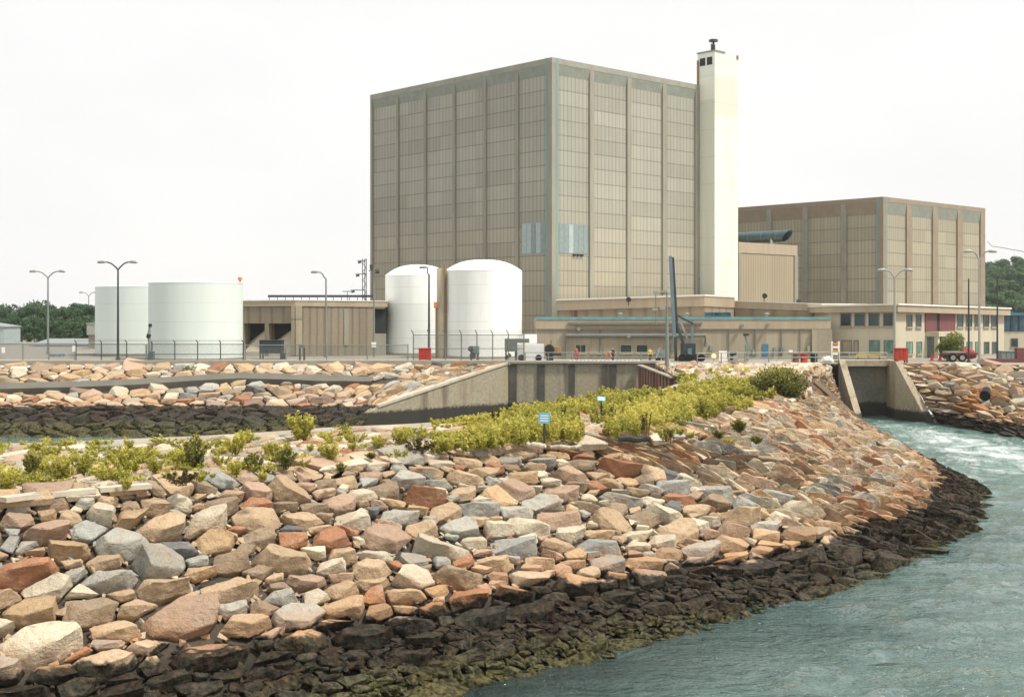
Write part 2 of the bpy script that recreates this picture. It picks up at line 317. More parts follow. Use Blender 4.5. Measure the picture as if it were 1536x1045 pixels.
# ------------------------------------------------------------------ mesh builder
ROOTM = {}
class MB:
    def __init__(s): s.v = []; s.f = []; s.mi = []; s.col = []
    def add(s, vs, fs, mi=0, col=None):
        o = len(s.v); s.v += [tuple(p) for p in vs]; s.f += [[i + o for i in f] for f in fs]; s.mi += [mi] * len(fs)
        if col is not None: s.col += [col] * len(vs)
        return s
    def box(s, x0, x1, y0, y1, z0, z1, mi=0):
        vs = [(x, y, z) for z in (z0, z1) for x, y in ((x0, y0), (x1, y0), (x1, y1), (x0, y1))]
        return s.add(vs, [[3, 2, 1, 0], [4, 5, 6, 7], [0, 1, 5, 4], [1, 2, 6, 5], [2, 3, 7, 6], [3, 0, 4, 7]], mi)
    def obox(s, c, ax, hx, hy, z0, z1, mi=0):
        """box centred on plan point c, long axis ax (plan vector), half sizes hx, hy"""
        a = Vector((ax[0], ax[1])).normalized(); b = Vector((-a.y, a.x)); c = Vector((c[0], c[1]))
        q = [c - a * hx - b * hy, c + a * hx - b * hy, c + a * hx + b * hy, c - a * hx + b * hy]
        return s.prism([(p.x, p.y) for p in q], z0, z1, mi)
    def prism(s, poly, z0, z1, mi=0):
        """plan polygon (counter-clockwise); z0, z1 numbers or one value per corner"""
        k = len(poly)
        a = [z0] * k if not hasattr(z0, '__len__') else z0; b = [z1] * k if not hasattr(z1, '__len__') else z1
        vs = [(p[0], p[1], a[i]) for i, p in enumerate(poly)] + [(p[0], p[1], b[i]) for i, p in enumerate(poly)]
        fs = [list(range(k - 1, -1, -1)), list(range(k, 2 * k))] + [[i, (i + 1) % k, k + (i + 1) % k, k + i] for i in range(k)]
        return s.add(vs, fs, mi)
    def cyl(s, p0, p1, r0, r1=None, n=10, mi=0, cap=True):
        r1 = r0 if r1 is None else r1
        p0 = Vector(p0); p1 = Vector(p1); d = (p1 - p0).normalized()
        a = d.orthogonal().normalized(); b = d.cross(a)
        vs = [p0 + (a * math.cos(t) + b * math.sin(t)) * r0 for t in [2 * math.pi * i / n for i in range(n)]]
        vs += [p1 + (a * math.cos(t) + b * math.sin(t)) * r1 for t in [2 * math.pi * i / n for i in range(n)]]
        fs = [[i, (i + 1) % n, n + (i + 1) % n, n + i] for i in range(n)]
        if cap: fs += [list(range(n - 1, -1, -1)), list(range(n, 2 * n))]
        return s.add(vs, fs, mi)
    def tube(s, pts, r, n=8, mi=0):
        rs = r if hasattr(r, '__len__') else [r] * len(pts)
        P = [Vector(p) for p in pts]; k = len(P); vs = []
        for i, p in enumerate(P):
            d = (P[min(i + 1, k - 1)] - P[max(i - 1, 0)]).normalized()
            a = d.cross(Vector((0.13, 0.37, 0.92))); a = (a if a.length > 1e-3 else d.orthogonal()).normalized(); b = d.cross(a)
            vs += [p + (a * math.cos(2 * math.pi * j / n) + b * math.sin(2 * math.pi * j / n)) * rs[i] for j in range(n)]
        fs = [[i * n + j, i * n + (j + 1) % n, (i + 1) * n + (j + 1) % n, (i + 1) * n + j] for i in range(k - 1) for j in range(n)]
        fs += [list(range(n - 1, -1, -1)), list(range((k - 1) * n, k * n))]
        return s.add(vs, fs, mi)
    def lathe(s, c, prof, n=64, mi=0):
        """profile [(r, z)] turned about the vertical through c"""
        vs = [(c[0] + r * math.cos(2 * math.pi * j / n), c[1] + r * math.sin(2 * math.pi * j / n), z) for r, z in prof for j in range(n)]
        fs = [[i * n + j, i * n + (j + 1) % n, (i + 1) * n + (j + 1) % n, (i + 1) * n + j] for i in range(len(prof) - 1) for j in range(n)]
        fs += [list(range(n - 1, -1, -1)), [(len(prof) - 1) * n + j for j in range(n)]]
        return s.add(vs, fs, mi)
    def build(s, name, mat, parent=None, smooth=False):
        me = bpy.data.meshes.new(name)
        vs = s.v
        R = ROOTM.get(parent.name) if parent is not None else None
        if R is not None and len(vs):
            I = np.array(R.inverted()); a = np.c_[np.array(vs, float), np.ones(len(vs))] @ I.T; vs = a[:, :3].tolist()
        me.from_pydata(vs, [], s.f)
        for m in (mat if isinstance(mat, (list, tuple)) else [mat]): me.materials.append(M[m] if isinstance(m, str) else m)
        if any(s.mi): me.polygons.foreach_set('material_index', s.mi)
        if s.col:
            at = me.color_attributes.new('tint', 'FLOAT_COLOR', 'POINT')
            a = np.ones((len(s.v), 4), np.float32); a[:, :3] = np.array(s.col, np.float32).reshape(len(s.v), -1)[:, :3]
            at.data.foreach_set('color', a.ravel())
        if smooth:
            me.polygons.foreach_set('use_smooth', [True] * len(me.polygons))
            if smooth != 'all':
                try: me.set_sharp_from_angle(angle=math.radians(smooth if isinstance(smooth, int) and not isinstance(smooth, bool) else 35))
                except Exception: pass
        me.update()
        o = bpy.data.objects.new(name, me); COL.objects.link(o)
        if parent is not None:
            o.parent = parent
            if R is not None: ROOTM[o.name] = R
        return o

def tag(o, label=None, cat=None, group=None, kind=None):
    for k, v in (('label', label), ('category', cat), ('group', group), ('kind', kind)):
        if v: o[k] = v
    return o
def thing(name, label, cat, loc=(0, 0, 0), rz=0.0, group=None):
    o = bpy.data.objects.new(name, None); COL.objects.link(o); o.empty_display_size = 0.2
    o.location = loc; o.rotation_euler = (0, 0, rz)
    ROOTM[o.name] = Matrix.Translation(Vector(loc)) @ Matrix.Rotation(rz, 4, 'Z')
    return tag(o, label, cat, group)
def dup(root, loc, rz=0.0, sc=1.0, label=None, group=None):
    r = root.copy(); COL.objects.link(r); r.location = loc; r.rotation_euler = (0, 0, rz); r.scale = (sc,) * 3 if not hasattr(sc, '__len__') else sc
    tag(r, label, None, group)
    for ch in root.children:
        c = ch.copy(); COL.objects.link(c); c.parent = r
        for g in ch.children:
            d = g.copy(); COL.objects.link(d); d.parent = c
    return r
def structure(mb, name, mat, label, cat, smooth=False):
    return tag(mb.build(name, mat, None, smooth), label, cat, None, 'structure')
#PART2
# ------------------------------------------------------------------ shore curves and sloped surfaces
def catmull(P, n=500):
    P = np.array(P, float); k = len(P)
    t = np.linspace(0, k - 1, n); i = np.clip(t.astype(int), 0, k - 2); f = (t - i)[:, None]
    p0 = P[np.clip(i - 1, 0, k - 1)]; p1 = P[i]; p2 = P[i + 1]; p3 = P[np.clip(i + 2, 0, k - 1)]
    return 0.5 * (2 * p1 + (p2 - p0) * f + (2 * p0 - 5 * p1 + 4 * p2 - p3) * f ** 2 + (3 * p1 - p0 - 3 * p2 + p3) * f ** 3)
class Loft:
    """surface between a low and a high edge; S runs along it in metres, T from 0 (low) to LT (high)"""
    def __init__(s, lo, hi, smooth=9):
        s.lo = catmull(lo); s.hi = catmull(hi)
        if smooth:
            ker = np.ones(smooth) / smooth
            for a in (s.lo, s.hi):
                for c in range(3): a[:, c] = np.convolve(np.pad(a[:, c], smooth // 2, mode='edge'), ker, 'valid')
        mid = (s.lo + s.hi) / 2
        s.S = np.r_[0, np.cumsum(np.linalg.norm(np.diff(mid, axis=0), axis=1))]; s.L = s.S[-1]
        s.LT = float(np.mean(np.linalg.norm(s.hi - s.lo, axis=1)))
    def pos(s, S, T):
        a = np.stack([np.interp(S, s.S, s.lo[:, c]) for c in range(3)], -1); b = np.stack([np.interp(S, s.S, s.hi[:, c]) for c in range(3)], -1)
        return a + (b - a) * (np.asarray(T) / s.LT)[..., None]
    def frame(s, S, T):
        p = s.pos(np.array([S - 0.5, S + 0.5, S, S]), np.array([T, T, T - 0.5, T + 0.5]))
        es = p[1] - p[0]; et = p[3] - p[2]; es /= np.linalg.norm(es); n = np.cross(es, et); n /= np.linalg.norm(n)
        if n[2] < 0: n = -n
        return es, et / np.linalg.norm(et), n
    def sheet(s, mb, T0, T1, drop, ns=150, ntt=10):
        S, T = np.meshgrid(np.linspace(0, s.L, ns), np.linspace(0.0 if callable(T0) else T0, T1, ntt), indexing='ij')
        if callable(T0): lo_ = T0(S); T = lo_ + (T1 - lo_) * np.linspace(0, 1, ntt)[None, :]
        p = s.pos(S, T); p[..., 2] -= drop
        up = np.cross(p[1, 0] - p[0, 0], p[0, 1] - p[0, 0])[2] > 0
        vs = p.reshape(-1, 3); fs = []
        for i in range(ns - 1):
            for j in range(ntt - 1):
                q = [i * ntt + j, (i + 1) * ntt + j, (i + 1) * ntt + j + 1, i * ntt + j + 1]
                fs.append(q if up else q[::-1])
        mb.add(vs.tolist(), fs)

ZC = 6.4
def W3(p, z): return (p[0], p[1], z)
LOW = [(-40, 20), (-22, 29), (-12.5, 34.6), gp(743, 1021), gp(1074, 938), gp(1228, 896), gp(1326, 866), gp(1427, 813), gp(1469, 786),
       gp(1476, 748), gp(1466, 730), gp(1406, 697), gp(1356, 676), (38.0, 143.0), (38.0, 147.0)]
TOP = [(-47, 35), (-27.5, 40.5), gp(0, 745, ZC), gp(330, 714, ZC), gp(600, 682, ZC), gp(760, 666, ZC), gp(850, 660, ZC), gp(960, 653, ZC), gp(1060, 640, ZC),
       gp(1125, 622, ZC), gp(1165, 602, ZC), gp(1195, 592, ZC), gp(1207, 583, ZC), (29.5, 128.0), (37.3, 151.0)]
ZB = 6.6
BACK = [(-52, 54), (-38, 57), gp(0, 661, ZB), gp(330, 648, ZB), gp(500, 637, ZB), gp(647, 630, ZB), gp(762, 618, ZB), gp(860, 603, ZB), gp(950, 590, ZB),
        gp(990, 582, ZB), gp(1010, 575, ZB), gp(1035, 567, ZB), (18.4, 129.0), (19.0, 140.0), (30.0, 151.6)]
slope = Loft([W3(p, 0.0) for p in LOW], [W3(p, ZC) for p in TOP])
crest = Loft([W3(p, ZC) for p in TOP], [W3(p, ZB) for p in BACK])
far_l = Loft([(-150, 129, 0), (-62, 130, 0), (-30, 130.5, 0), (-20.5, 131, 0), (-15.6, 135.2, 0.9), (-15.0, 138.4, 2.2), (-8.0, 145.0, 4.4), (-0.9, 151.5, 6.4)],
             [(-150, 151.5, 6.5), (-62, 151.5, 6.5), (-30, 151.6, 6.5), (-22, 151.7, 6.5), (-17, 151.7, 6.5), (-13, 151.8, 6.5), (-7, 151.9, 6.5), (-0.4, 152, 6.5)], 9)
far_r = Loft([(48.9, 147.0, 0), (49.6, 138, 0), (51.6, 127, 0), (57.5, 113, 0), (68, 97, 0), (88, 80, 0), (120, 62, 0)],
             [(46.0, 152, 6.5), (51, 150.5, 6.5), (58.5, 147.5, 6.5), (67, 139, 6.5), (79, 124, 6.5), (97, 106, 6.5), (126, 86, 6.5)], 5)

# ------------------------------------------------------------------ the setting
mb = MB(); slope.sheet(mb, -8, slope.LT, 0.42); structure(mb, 'berm_slope', 'earth', 'brown rubble core showing between the armour stones of the jetty', 'ground', True)
mb = MB(); crest.sheet(mb, 0, crest.LT, 0.12); structure(mb, 'berm_crest_ground', 'crest', 'pale stony ground along the top of the jetty', 'ground', True)
back = Loft([W3(p, ZB) for p in BACK], [(p[0] - 6, p[1] + 9, -1.5) for p in BACK[:-3]] + [(16.5, 131, 6.3), (17.6, 141, 6.4), (24, 151.7, 6.45)])
mb = MB(); back.sheet(mb, 0, back.LT, 0.13); structure(mb, 'berm_back_slope', 'earth', 'rear slope of the jetty falling to the canal', 'ground', True)
mb = MB(); S_wing = float(np.interp(-19.5, far_l.lo[:, 0], far_l.S)); far_l.sheet(mb, lambda S: np.where(S < S_wing, -10.0, 0.8), far_l.LT, 0.35); structure(mb, 'canal_bank', 'earth', 'rubble bank under the stones across the canal', 'ground', True)
mb = MB(); far_r.sheet(mb, -10, far_r.LT, 0.3); structure(mb, 'outfall_bank', 'earth', 'rubble bank under the stones right of the outfall', 'ground', True)
edge = [(-1500, 151.5), (-150, 151.5), (0.5, 152), (16.6, 152), (17.2, 151.4), (37.0, 151.2), (37.3, 151), (39.0, 152), (39.0, 158.5), (46.0, 158.5),
        (46.0, 152), (51, 150.5), (58.5, 147.5), (67, 139), (79, 124), (97, 106), (126, 86), (1500, 60), (1500, 1500), (-1500, 1500)]
from mathutils.geometry import delaunay_2d_cdt
k_ = len(edge); cv, _, cf_, *_r = delaunay_2d_cdt([Vector(e) for e in edge], [(i, (i + 1) % k_) for i in range(k_)], [], 1, 1e-5)
me = bpy.data.meshes.new('plant_ground'); me.from_pydata([(v.x, v.y, G) for v in cv], [], [list(f) for f in cf_]); me.materials.append(M['yard'])
o = bpy.data.objects.new('plant_ground', me); COL.objects.link(o); tag(o, 'flat gravel yard around the plant buildings', 'ground', None, 'structure')

# water: one sheet, finer where it is seen
gx = np.r_[[-1500, -600, -200, -90, -60], np.arange(-45, -6, 3.0), np.arange(-6, 64, 0.7), [70, 90, 140, 300, 900, 1500]]
gy = np.r_[[-300, -60, 0, 12], np.arange(22, 158, 0.7), [160.0]]
X, Y = np.meshgrid(gx, gy, indexing='ij')
wl = slope.lo[::2, :2]
pts = np.stack([X.ravel(), Y.ravel()], 1)
dist = np.full(len(pts), 1e9)
for k in range(0, len(pts), 4000):
    d = np.linalg.norm(pts[k:k + 4000, None] - wl[None], axis=2); dist[k:k + 4000] = d.min(1)
axis = catmull([(42.3, 158), (42.5, 146), (43.2, 132), (43.5, 115), (44, 98), (47, 80), (52, 60)], 120)
da = np.full(len(pts), 1e9); ai = np.zeros(len(pts), int)
for k in range(0, len(pts), 4000):
    d = np.linalg.norm(pts[k:k + 4000, None] - axis[None], axis=2); da[k:k + 4000] = d.min(1); ai[k:k + 4000] = d.argmin(1)
t = ai / 119.0
width = np.interp(t, [0, 0.2, 0.5, 1], [3.0, 4.8, 9.0, 19.0])
amp = np.interp(t, [0, 0.10, 0.2, 0.35, 0.55, 0.75, 1], [0.12, 0.28, 0.76, 0.92, 0.88, 0.72, 0.50])
foam = np.exp(-(da / width) ** 2) * amp
foam += 0.14 * np.exp(-((pts[:, 0] - 22) / 22) ** 2) * (pts[:, 0] > 6) * np.exp(-((pts[:, 1] - 45) / 22) ** 2)
foam += 0.10 * np.exp(-((dist - 0.6) / 0.7) ** 2)
shallow = np.clip(1.15 - dist / 6.5, 0, 1) * np.clip((62 - pts[:, 1]) / 22, 0.12, 1)
fine = (np.abs(pts[:, 0] - 28) < 36) & (pts[:, 1] > 22) & (pts[:, 1] < 157)
z = np.zeros(len(pts))
for i in np.nonzero(fine)[0]:
    x, y = pts[i]
    z[i] = 0.20 * mnoise.noise(Vector((x * 0.28, y * 0.5, 0))) + 0.13 * mnoise.noise(Vector((x * 0.7, y * 1.1, 3))) + 0.16 * foam[i] * mnoise.noise(Vector((x * 0.5, y * 0.4, 9)))
me = bpy.data.meshes.new('water')
nx, ny = len(gx), len(gy)
me.from_pydata(np.c_[pts, z].tolist(), [], [[i * ny + j, (i + 1) * ny + j, (i + 1) * ny + j + 1, i * ny + j + 1] for i in range(nx - 1) for j in range(ny - 1)])
for nm, a in (('foam', foam), ('shallow', shallow)):
    at = me.attributes.new(nm, 'FLOAT', 'POINT'); at.data.foreach_set('value', a.astype(np.float32))
me.polygons.foreach_set('use_smooth', [True] * len(me.polygons)); me.materials.append(M['water'])
o = bpy.data.objects.new('water', me); COL.objects.link(o); tag(o, 'grey-green sea water with white foam where the outfall pours in', 'water', None, 'structure')
mb = MB().box(-1450, 1450, -250, 159, -9, -8.8); structure(mb, 'sea_bed', 'earth', 'dark bed under the water', 'ground')
# hills behind
mb = MB()
ns = 40
prof = lambda x: 27 * math.exp(-((x - 330) / 170) ** 2) + 24 * math.exp(-((x - 620) / 300) ** 2)
rows = []
for j, (y, k) in enumerate([(430, 0.0), (480, 0.25), (540, 0.62), (600, 0.9), (680, 1.0), (900, 0.9), (1400, 0.0)]):
    rows.append([(x, y, G - 0.6 + k * prof(x)) for x in np.linspace(90, 1500, ns)])
mb.add([p for r in rows for p in r], [[j * ns + i, j * ns + i + 1, (j + 1) * ns + i + 1, (j + 1) * ns + i] for j in range(len(rows) - 1) for i in range(ns - 1)])
structure(mb, 'wooded_hill', 'hill', 'green hill rising behind the plant on the right', 'hill', True)

# ------------------------------------------------------------------ quarry stone
TONES = [('tan', (0.49, 0.355, 0.225), 5), ('pale buff', (0.60, 0.52, 0.385), 5), ('grey', (0.385, 0.365, 0.310), 4), ('blue-grey', (0.355, 0.355, 0.320), 4),
         ('rust-red', (0.36, 0.175, 0.095), 2), ('brown', (0.30, 0.225, 0.150), 3.5), ('pinkish', (0.44, 0.305, 0.215), 2.5), ('dark slate', (0.16, 0.158, 0.155), 0.7), ('ochre', (0.50, 0.345, 0.195), 3)]
TW = np.array([t[2] for t in TONES], float)
def cells(L, S0, S1, T0, T1, spec, asp, rf, seed):
    """power-diagram cells packed from big to small: [(centre, radius, polygon)] in (S, T)"""
    r_ = np.random.default_rng(seed); P = np.zeros((0, 2)); R = np.zeros(0)
    for rad, tries in spec:
        for _ in range(tries):
            S = r_.uniform(S0, S1); T = r_.uniform(T0, T1); r = rad * r_.uniform(0.85, 1.15) * rf(S, T)
            q = np.array([S / asp, T])
            if len(P) == 0 or np.all(np.hypot(*(P - q).T) > 0.86 * (R + r)):
                P = np.vstack([P, q]); R = np.r_[R, r]
    out = []
    for i in range(len(P)):
        d = np.hypot(*(P - P[i]).T); nb = np.argsort(d)[1:22]
        b = 2.2 * R[i] + 0.3
        poly = [(P[i][0] - b, P[i][1] - b), (P[i][0] + b, P[i][1] - b), (P[i][0] + b, P[i][1] + b), (P[i][0] - b, P[i][1] + b)]
        for j in nb:
            n = P[j] - P[i]; c = (P[j] @ P[j] - P[i] @ P[i] - R[j] ** 2 + R[i] ** 2) / 2
            res = []
            for k in range(len(poly)):
                a, e = poly[k], poly[(k + 1) % len(poly)]
                da_, de = a[0] * n[0] + a[1] * n[1] - c, e[0] * n[0] + e[1] * n[1] - c
                if da_ <= 0: res.append(a)
                if da_ * de < 0:
                    w = da_ / (da_ - de); res.append((a[0] + (e[0] - a[0]) * w, a[1] + (e[1] - a[1]) * w))
            poly = res
            if len(poly) < 3: break
        if len(poly) < 3: continue
        pl = []
        for p in poly:                                           # drop short edges: fewer, longer sides
            if not pl or math.hypot(p[0] - pl[-1][0], p[1] - pl[-1][1]) > 0.55 * R[i]: pl.append(p)
        if len(pl) > 3 and math.hypot(pl[0][0] - pl[-1][0], pl[0][1] - pl[-1][1]) < 0.55 * R[i]: pl.pop()
        if len(pl) < 3: continue
        c = np.mean(pl, 0)
        out.append(((c[0] * asp, c[1]), R[i], [(p[0] * asp, p[1]) for p in pl]))
    return out
def hull_points(L, c, r, poly, hk, bias, tiltr, rr, grow=(0.87, 0.99), sbias=0.0):
    S = []; T = []; Z = []
    h = r * hk * rr.uniform(0.55, 1.25); a1, b1 = rr.gauss(sbias, tiltr), rr.gauss(bias, tiltr); a2, b2 = a1 + rr.gauss(0, 0.28), b1 + rr.gauss(0, 0.28)
    g = rr.uniform(*grow); ft = rr.uniform(0.60, 0.92); ox, oy = rr.gauss(0, 0.13) * r, rr.gauss(0, 0.11) * r; k2 = rr.uniform(0.0, 0.25) * r
    for (s, t) in poly:
        ds, dt = (s - c[0]) * g, (t - c[1]) * g
        q = rr.uniform(0.93, 1.0)
        S.append(c[0] + ds * 0.8); T.append(c[1] + dt * 0.8); Z.append(-0.75 * r)
        S.append(c[0] + ds * q); T.append(c[1] + dt * q); Z.append(rr.uniform(-0.42, -0.06) * r)
        q = ft * rr.uniform(0.78, 1.08)
        S.append(c[0] + ds * q + ox); T.append(c[1] + dt * q + oy); Z.append(max(min(h + a1 * ds + b1 * dt, h + k2 + a2 * ds + b2 * dt, h + 0.3 * r), -0.1 * r))
    S = np.array(S); T = np.array(T); es, et, n = L.frame(*c)
    return L.pos(S, T) + n[None] * np.array(Z)[:, None]
def hull_mesh(pts, bev=0.0, sub=0, amp=0.0, freq=1.0, seed=0.0):
    bm = bmesh.new()
    for p in pts: bm.verts.new(p)
    r = bmesh.ops.convex_hull(bm, input=bm.verts)
    bmesh.ops.delete(bm, geom=[v for v in bm.verts if not v.link_faces], context='VERTS')
    bmesh.ops.dissolve_limit(bm, angle_limit=math.radians(9), verts=bm.verts, edges=bm.edges)
    if bev > 0: bmesh.ops.bevel(bm, geom=list(bm.edges), offset=bev, segments=1, affect='EDGES', profile=0.6, clamp_overlap=True)
    if sub:
        bmesh.ops.triangulate(bm, faces=bm.faces)
        lim = sub
        for _ in range(3):
            es = [e for e in bm.edges if e.calc_length() > lim]
            if not es: break
            bmesh.ops.subdivide_edges(bm, edges=es, cuts=1, use_grid_fill=False)
            bmesh.ops.triangulate(bm, faces=[f for f in bm.faces if len(f.verts) > 3])
        bm.normal_update()
        o = Vector((seed * 7.3, seed * 3.1, seed))
        for v in bm.verts:
            q = v.co * freq + o
            d = mnoise.fractal(q, 1.0, 2.0, 4) * amp - abs(mnoise.noise(q * 0.6 + o)) * amp * 1.3
            d += mnoise.noise(q * 4.3) * amp * 0.35
            v.co += v.normal * d
    bm.verts.index_update()
    vs = [tuple(v.co) for v in bm.verts]; fs = [[v.index for v in f.verts] for f in bm.faces]
    bm.free(); return vs, fs
rr = random.Random(11)
def tone_for(k=None):
    i = int(rng.choice(len(TONES), p=(TW if k is None else k) / (TW if k is None else k).sum()))
    c = np.array(TONES[i][1]) * rng.uniform(0.82, 1.15)
    return i, tuple(c)
def S_at(x, y, L, Z):
    p = np.array(gp(x, y, Z)); d = np.linalg.norm(L.lo[:, :2] - p, axis=1); return float(L.S[d.argmin()])
S_wet = S_at(1190, 915, slope, 0.0)
def rf_slope(S, T):
    k = 1.0
    if T < 3.6 and S < S_wet + 8: k = 0.40 + 0.6 * max(0, min(1, (S - S_wet) / 8)) if T < 2.9 or S > S_wet - 20 else 0.75
    if k < 0.8 and mnoise.noise(Vector((S * 0.8, T * 0.9, 2.0))) > 0.12: k = 0.95
    return k * (0.92 if S > S_wet + 25 else 1.14 if S < S_wet - 14 else 1.0)
SX = S_wet + 9
rad_ = lambda S, T: rf_slope(S, T) * (1.0 if T < slope.LT - 1.6 else 0.72)
near = cells(slope, 16, SX, -1.9, slope.LT - 0.4, [(0.86, 200), (0.66, 2000), (0.50, 7000), (0.36, 10000), (0.24, 7000)], 1.25, rad_, 3)
near += cells(slope, SX, slope.L - 1, -1.9, slope.LT, [(1.0, 200), (0.82, 2000), (0.62, 6000), (0.45, 9000), (0.30, 7000)], 0.46, rad_, 13)
STONES = []
pale = np.array([6, 6, 3.5, 3, 1.9, 3.5, 3, 0.5, 3.0]); brownish = np.array([6, 5.5, 1.6, 1.2, 2.2, 3.5, 3, 0.5, 3.5])
for c, r, poly in near:
    wet_small = rf_slope(*c) < 0.7
    if wet_small and rr.random() < 0.35: continue
    right = c[0] > SX
    pts = hull_points(slope, c, r, poly, (0.5 if c[1] < -0.6 else 0.72 if c[1] < 3.2 else 1.0) * (0.41 if r > 0.45 else 0.36) * (1.0 if c[1] < slope.LT - 1.5 else 0.45) * (0.8 if right else 1.0), -0.02 if right else -0.22, 0.15 if right else 0.19, rr, (0.87, 0.99), -0.30 if right else 0.0)
    ti, tc = tone_for(pale if c[0] < S_wet + 6 else brownish)
    pr = [proj(p) for p in pts]; xs = [p[0] for p in pr]; ys = [p[1] for p in pr]
    ctr = pts.mean(0)
    area = (max(xs) - min(xs)) * (max(ys) - min(ys)) if max(xs) > 4 and min(xs) < 1532 and min(ys) < 1040 and ctr[1] > 10 else 0
    STONES.append(dict(pts=pts, r=r, tone=ti, col=tc, ctr=ctr, area=area, px=(sum(xs) / len(xs), sum(ys) / len(ys)), w=max(xs) - min(xs), h=max(ys) - min(ys), T=c[1], S=c[0]))
vis = sorted([s for s in STONES if s['ctr'][2] > -0.3], key=lambda s: -s['area'])
BIG = [s for s in vis if s['area'] > 0][:300]
for s in BIG: s['big'] = True
rest = MB()
for s in STONES:
    if s.get('big'): continue
    vs, fs = hull_mesh(s['pts'], 0.06 * s['r'] + 0.01 if s['ctr'][1] < 110 else 0, 0.45 * s['r'] + 0.12 if s['area'] > 350 else 0, 0.06 * s['r'], 1.1 / s['r'], rr.random() * 9)
    rest.add(vs, fs, 0, s['col'])
# small rubble wedged into the gaps
TEMPL = []
for k in range(14):
    pts = [Vector((rr.uniform(-1, 1), rr.uniform(-0.8, 0.8), rr.uniform(-0.6, 0.6))) for _ in range(9)]
    TEMPL.append(tuple(np.array(a) if i == 0 else a for i, a in enumerate(hull_mesh(pts))))
def strew(mb, L, n, S0, S1, T0, T1, r0, r1, hz, tones=None, dens=None, seed=5, flat=0.8):
    g = np.random.default_rng(seed)
    for _ in range(n):
        S = g.uniform(S0, S1); T = g.uniform(T0, T1)
        if dens and g.random() > dens(S, T): continue
        es, et, nn = L.frame(S, T); p = L.pos(np.array([S]), np.array([T]))[0]
        r = r0 * (r1 / r0) ** g.random()
        vs, fs = TEMPL[g.integers(len(TEMPL))]
        a = g.uniform(0, 6.283); ca, sa = math.cos(a), math.sin(a)
        e1 = es * ca + et * sa; e2 = -es * sa + et * ca
        q = vs[:, :1] * e1 + vs[:, 1:2] * e2 + vs[:, 2:] * nn * flat
        mb.add((p + nn * g.uniform(*hz) + q * r).tolist(), fs, 0, tone_for(tones)[1])
strew(rest, slope, 3600, 16, S_wet + 10, 3.0, slope.LT, 0.09, 0.26, (-0.40, -0.06), pale, None, 21)
strew(rest, slope, 5200, 16, S_wet + 8, -2.0, 3.6, 0.10, 0.42, (-0.38, 0.02), pale, None, 24, 0.6)
strew(rest, slope, 1500, S_wet + 10, slope.L, -1.0, slope.LT, 0.10, 0.24, (-0.36, -0.08), brownish, None, 22)
tag(rest.build('riprap', 'stone'), 'smaller quarry stones packed between the big boulders on the jetty slope', 'riprap', None, 'stuff')
# the 300 boulders that show largest
ROWN = lambda s: ('in the dark tide band' if s['ctr'][2] < 1.85 else 'just over the tide line' if s['T'] < 5.2 else 'low on the slope' if s['T'] < 7.2 else 'midway up the slope' if s['T'] < 9.2 else 'high on the slope' if s['T'] < 11.2 else 'at the crest edge')
def shape_word(s):
    q = s['w'] / max(s['h'], 1)
    return 'slab' if q > 2.3 else 'long block' if q > 1.7 else 'block' if q > 1.2 else 'chunk'
used = {}
for s in BIG:
    x, y = s['px']
    def nearest(fx, fy):
        c = [(abs(q['px'][0] - x) * fx + abs(q['px'][1] - y) * fy, q) for q in BIG if q is not s and ((q['px'][0] < x - 12) if fx < fy else (q['px'][1] > y + 8))]
        return min(c, key=lambda t: t[0])[1] if c else None
    a, b = nearest(1, 2.5), nearest(2.5, 1)
    tn = lambda q: 'weedy' if q['ctr'][2] < 1.85 else TONES[q['tone']][0]
    s['lab'] = f"{tn(s)} {shape_word(s)} {ROWN(s)}" + (f", right of a {tn(a)} {shape_word(a).split()[-1]}" if a else '') + (f", above a {tn(b)} one" if b else ', at the bottom edge')
    used.setdefault(s['lab'], []).append(s)
ORD = ['leftmost', 'second from left', 'third from left', 'fourth from left', 'fifth from left', 'sixth from left', 'seventh from left', 'eighth from left', 'ninth from left']
for lab, ss in used.items():
    if len(ss) > 1:
        ss.sort(key=lambda s: s['px'][0])
        for k, s in enumerate(ss): s['lab'] = ' '.join(lab.split(' of a ')[0].replace(', right', '').split()) + f", {ORD[min(k, 8)]}" + lab[lab.find(', right'):] if ', right' in lab else lab + ', ' + ORD[min(k, 8)]
for k, s in enumerate(sorted(BIG, key=lambda s: s['px'][0])):
    r = s['r']; c = s['ctr']
    o = Vector(c)
    fine_ = s['area'] > 1200
    vs, fs = hull_mesh(s['pts'] - c, 0.035 * r, 0.15 * r if fine_ else 0.28 * r, 0.06 * r, 1.1 / r, rr.random() * 9)
    m_ = MB().add(vs, fs, 0, s['col'])
    ob = m_.build('boulder', 'stone', None, 30); ob.location = o
    tag(ob, ' '.join(s['lab'].split()[:16]), 'boulder', 'boulders armouring the jetty slope')
# flat stones and gravel on the crest
cs = cells(crest, 12, crest.L - 2, 0.2, 15, [(0.6, 1000), (0.42, 2500), (0.28, 5000)], 1.35, lambda S, T: 1.0, 4)
cr2 = MB(); cr = MB(); cpale = np.array([5, 9, 2, 1.5, 0.6, 1.5, 3, 0.0, 4])
for c, r, poly in cs:
    if rr.random() < 0.30: continue
    pts = hull_points(crest, c, r, poly, 0.16, 0.0, 0.07, rr, (0.8, 1.0))
    vs, fs = hull_mesh(pts, 0.05 * r if pts[0][1] < 75 else 0); cr.add(vs, fs, 0, tone_for(cpale)[1])
strew(cr, crest, 2600, 12, crest.L * 0.7, 0, 10, 0.06, 0.22, (-0.1, 0.04), cpale, None, 23)
tag(cr.build('crest_stones', 'stone'), 'pale flat stones and gravel strewn along the top of the jetty', 'stones', None, 'stuff')
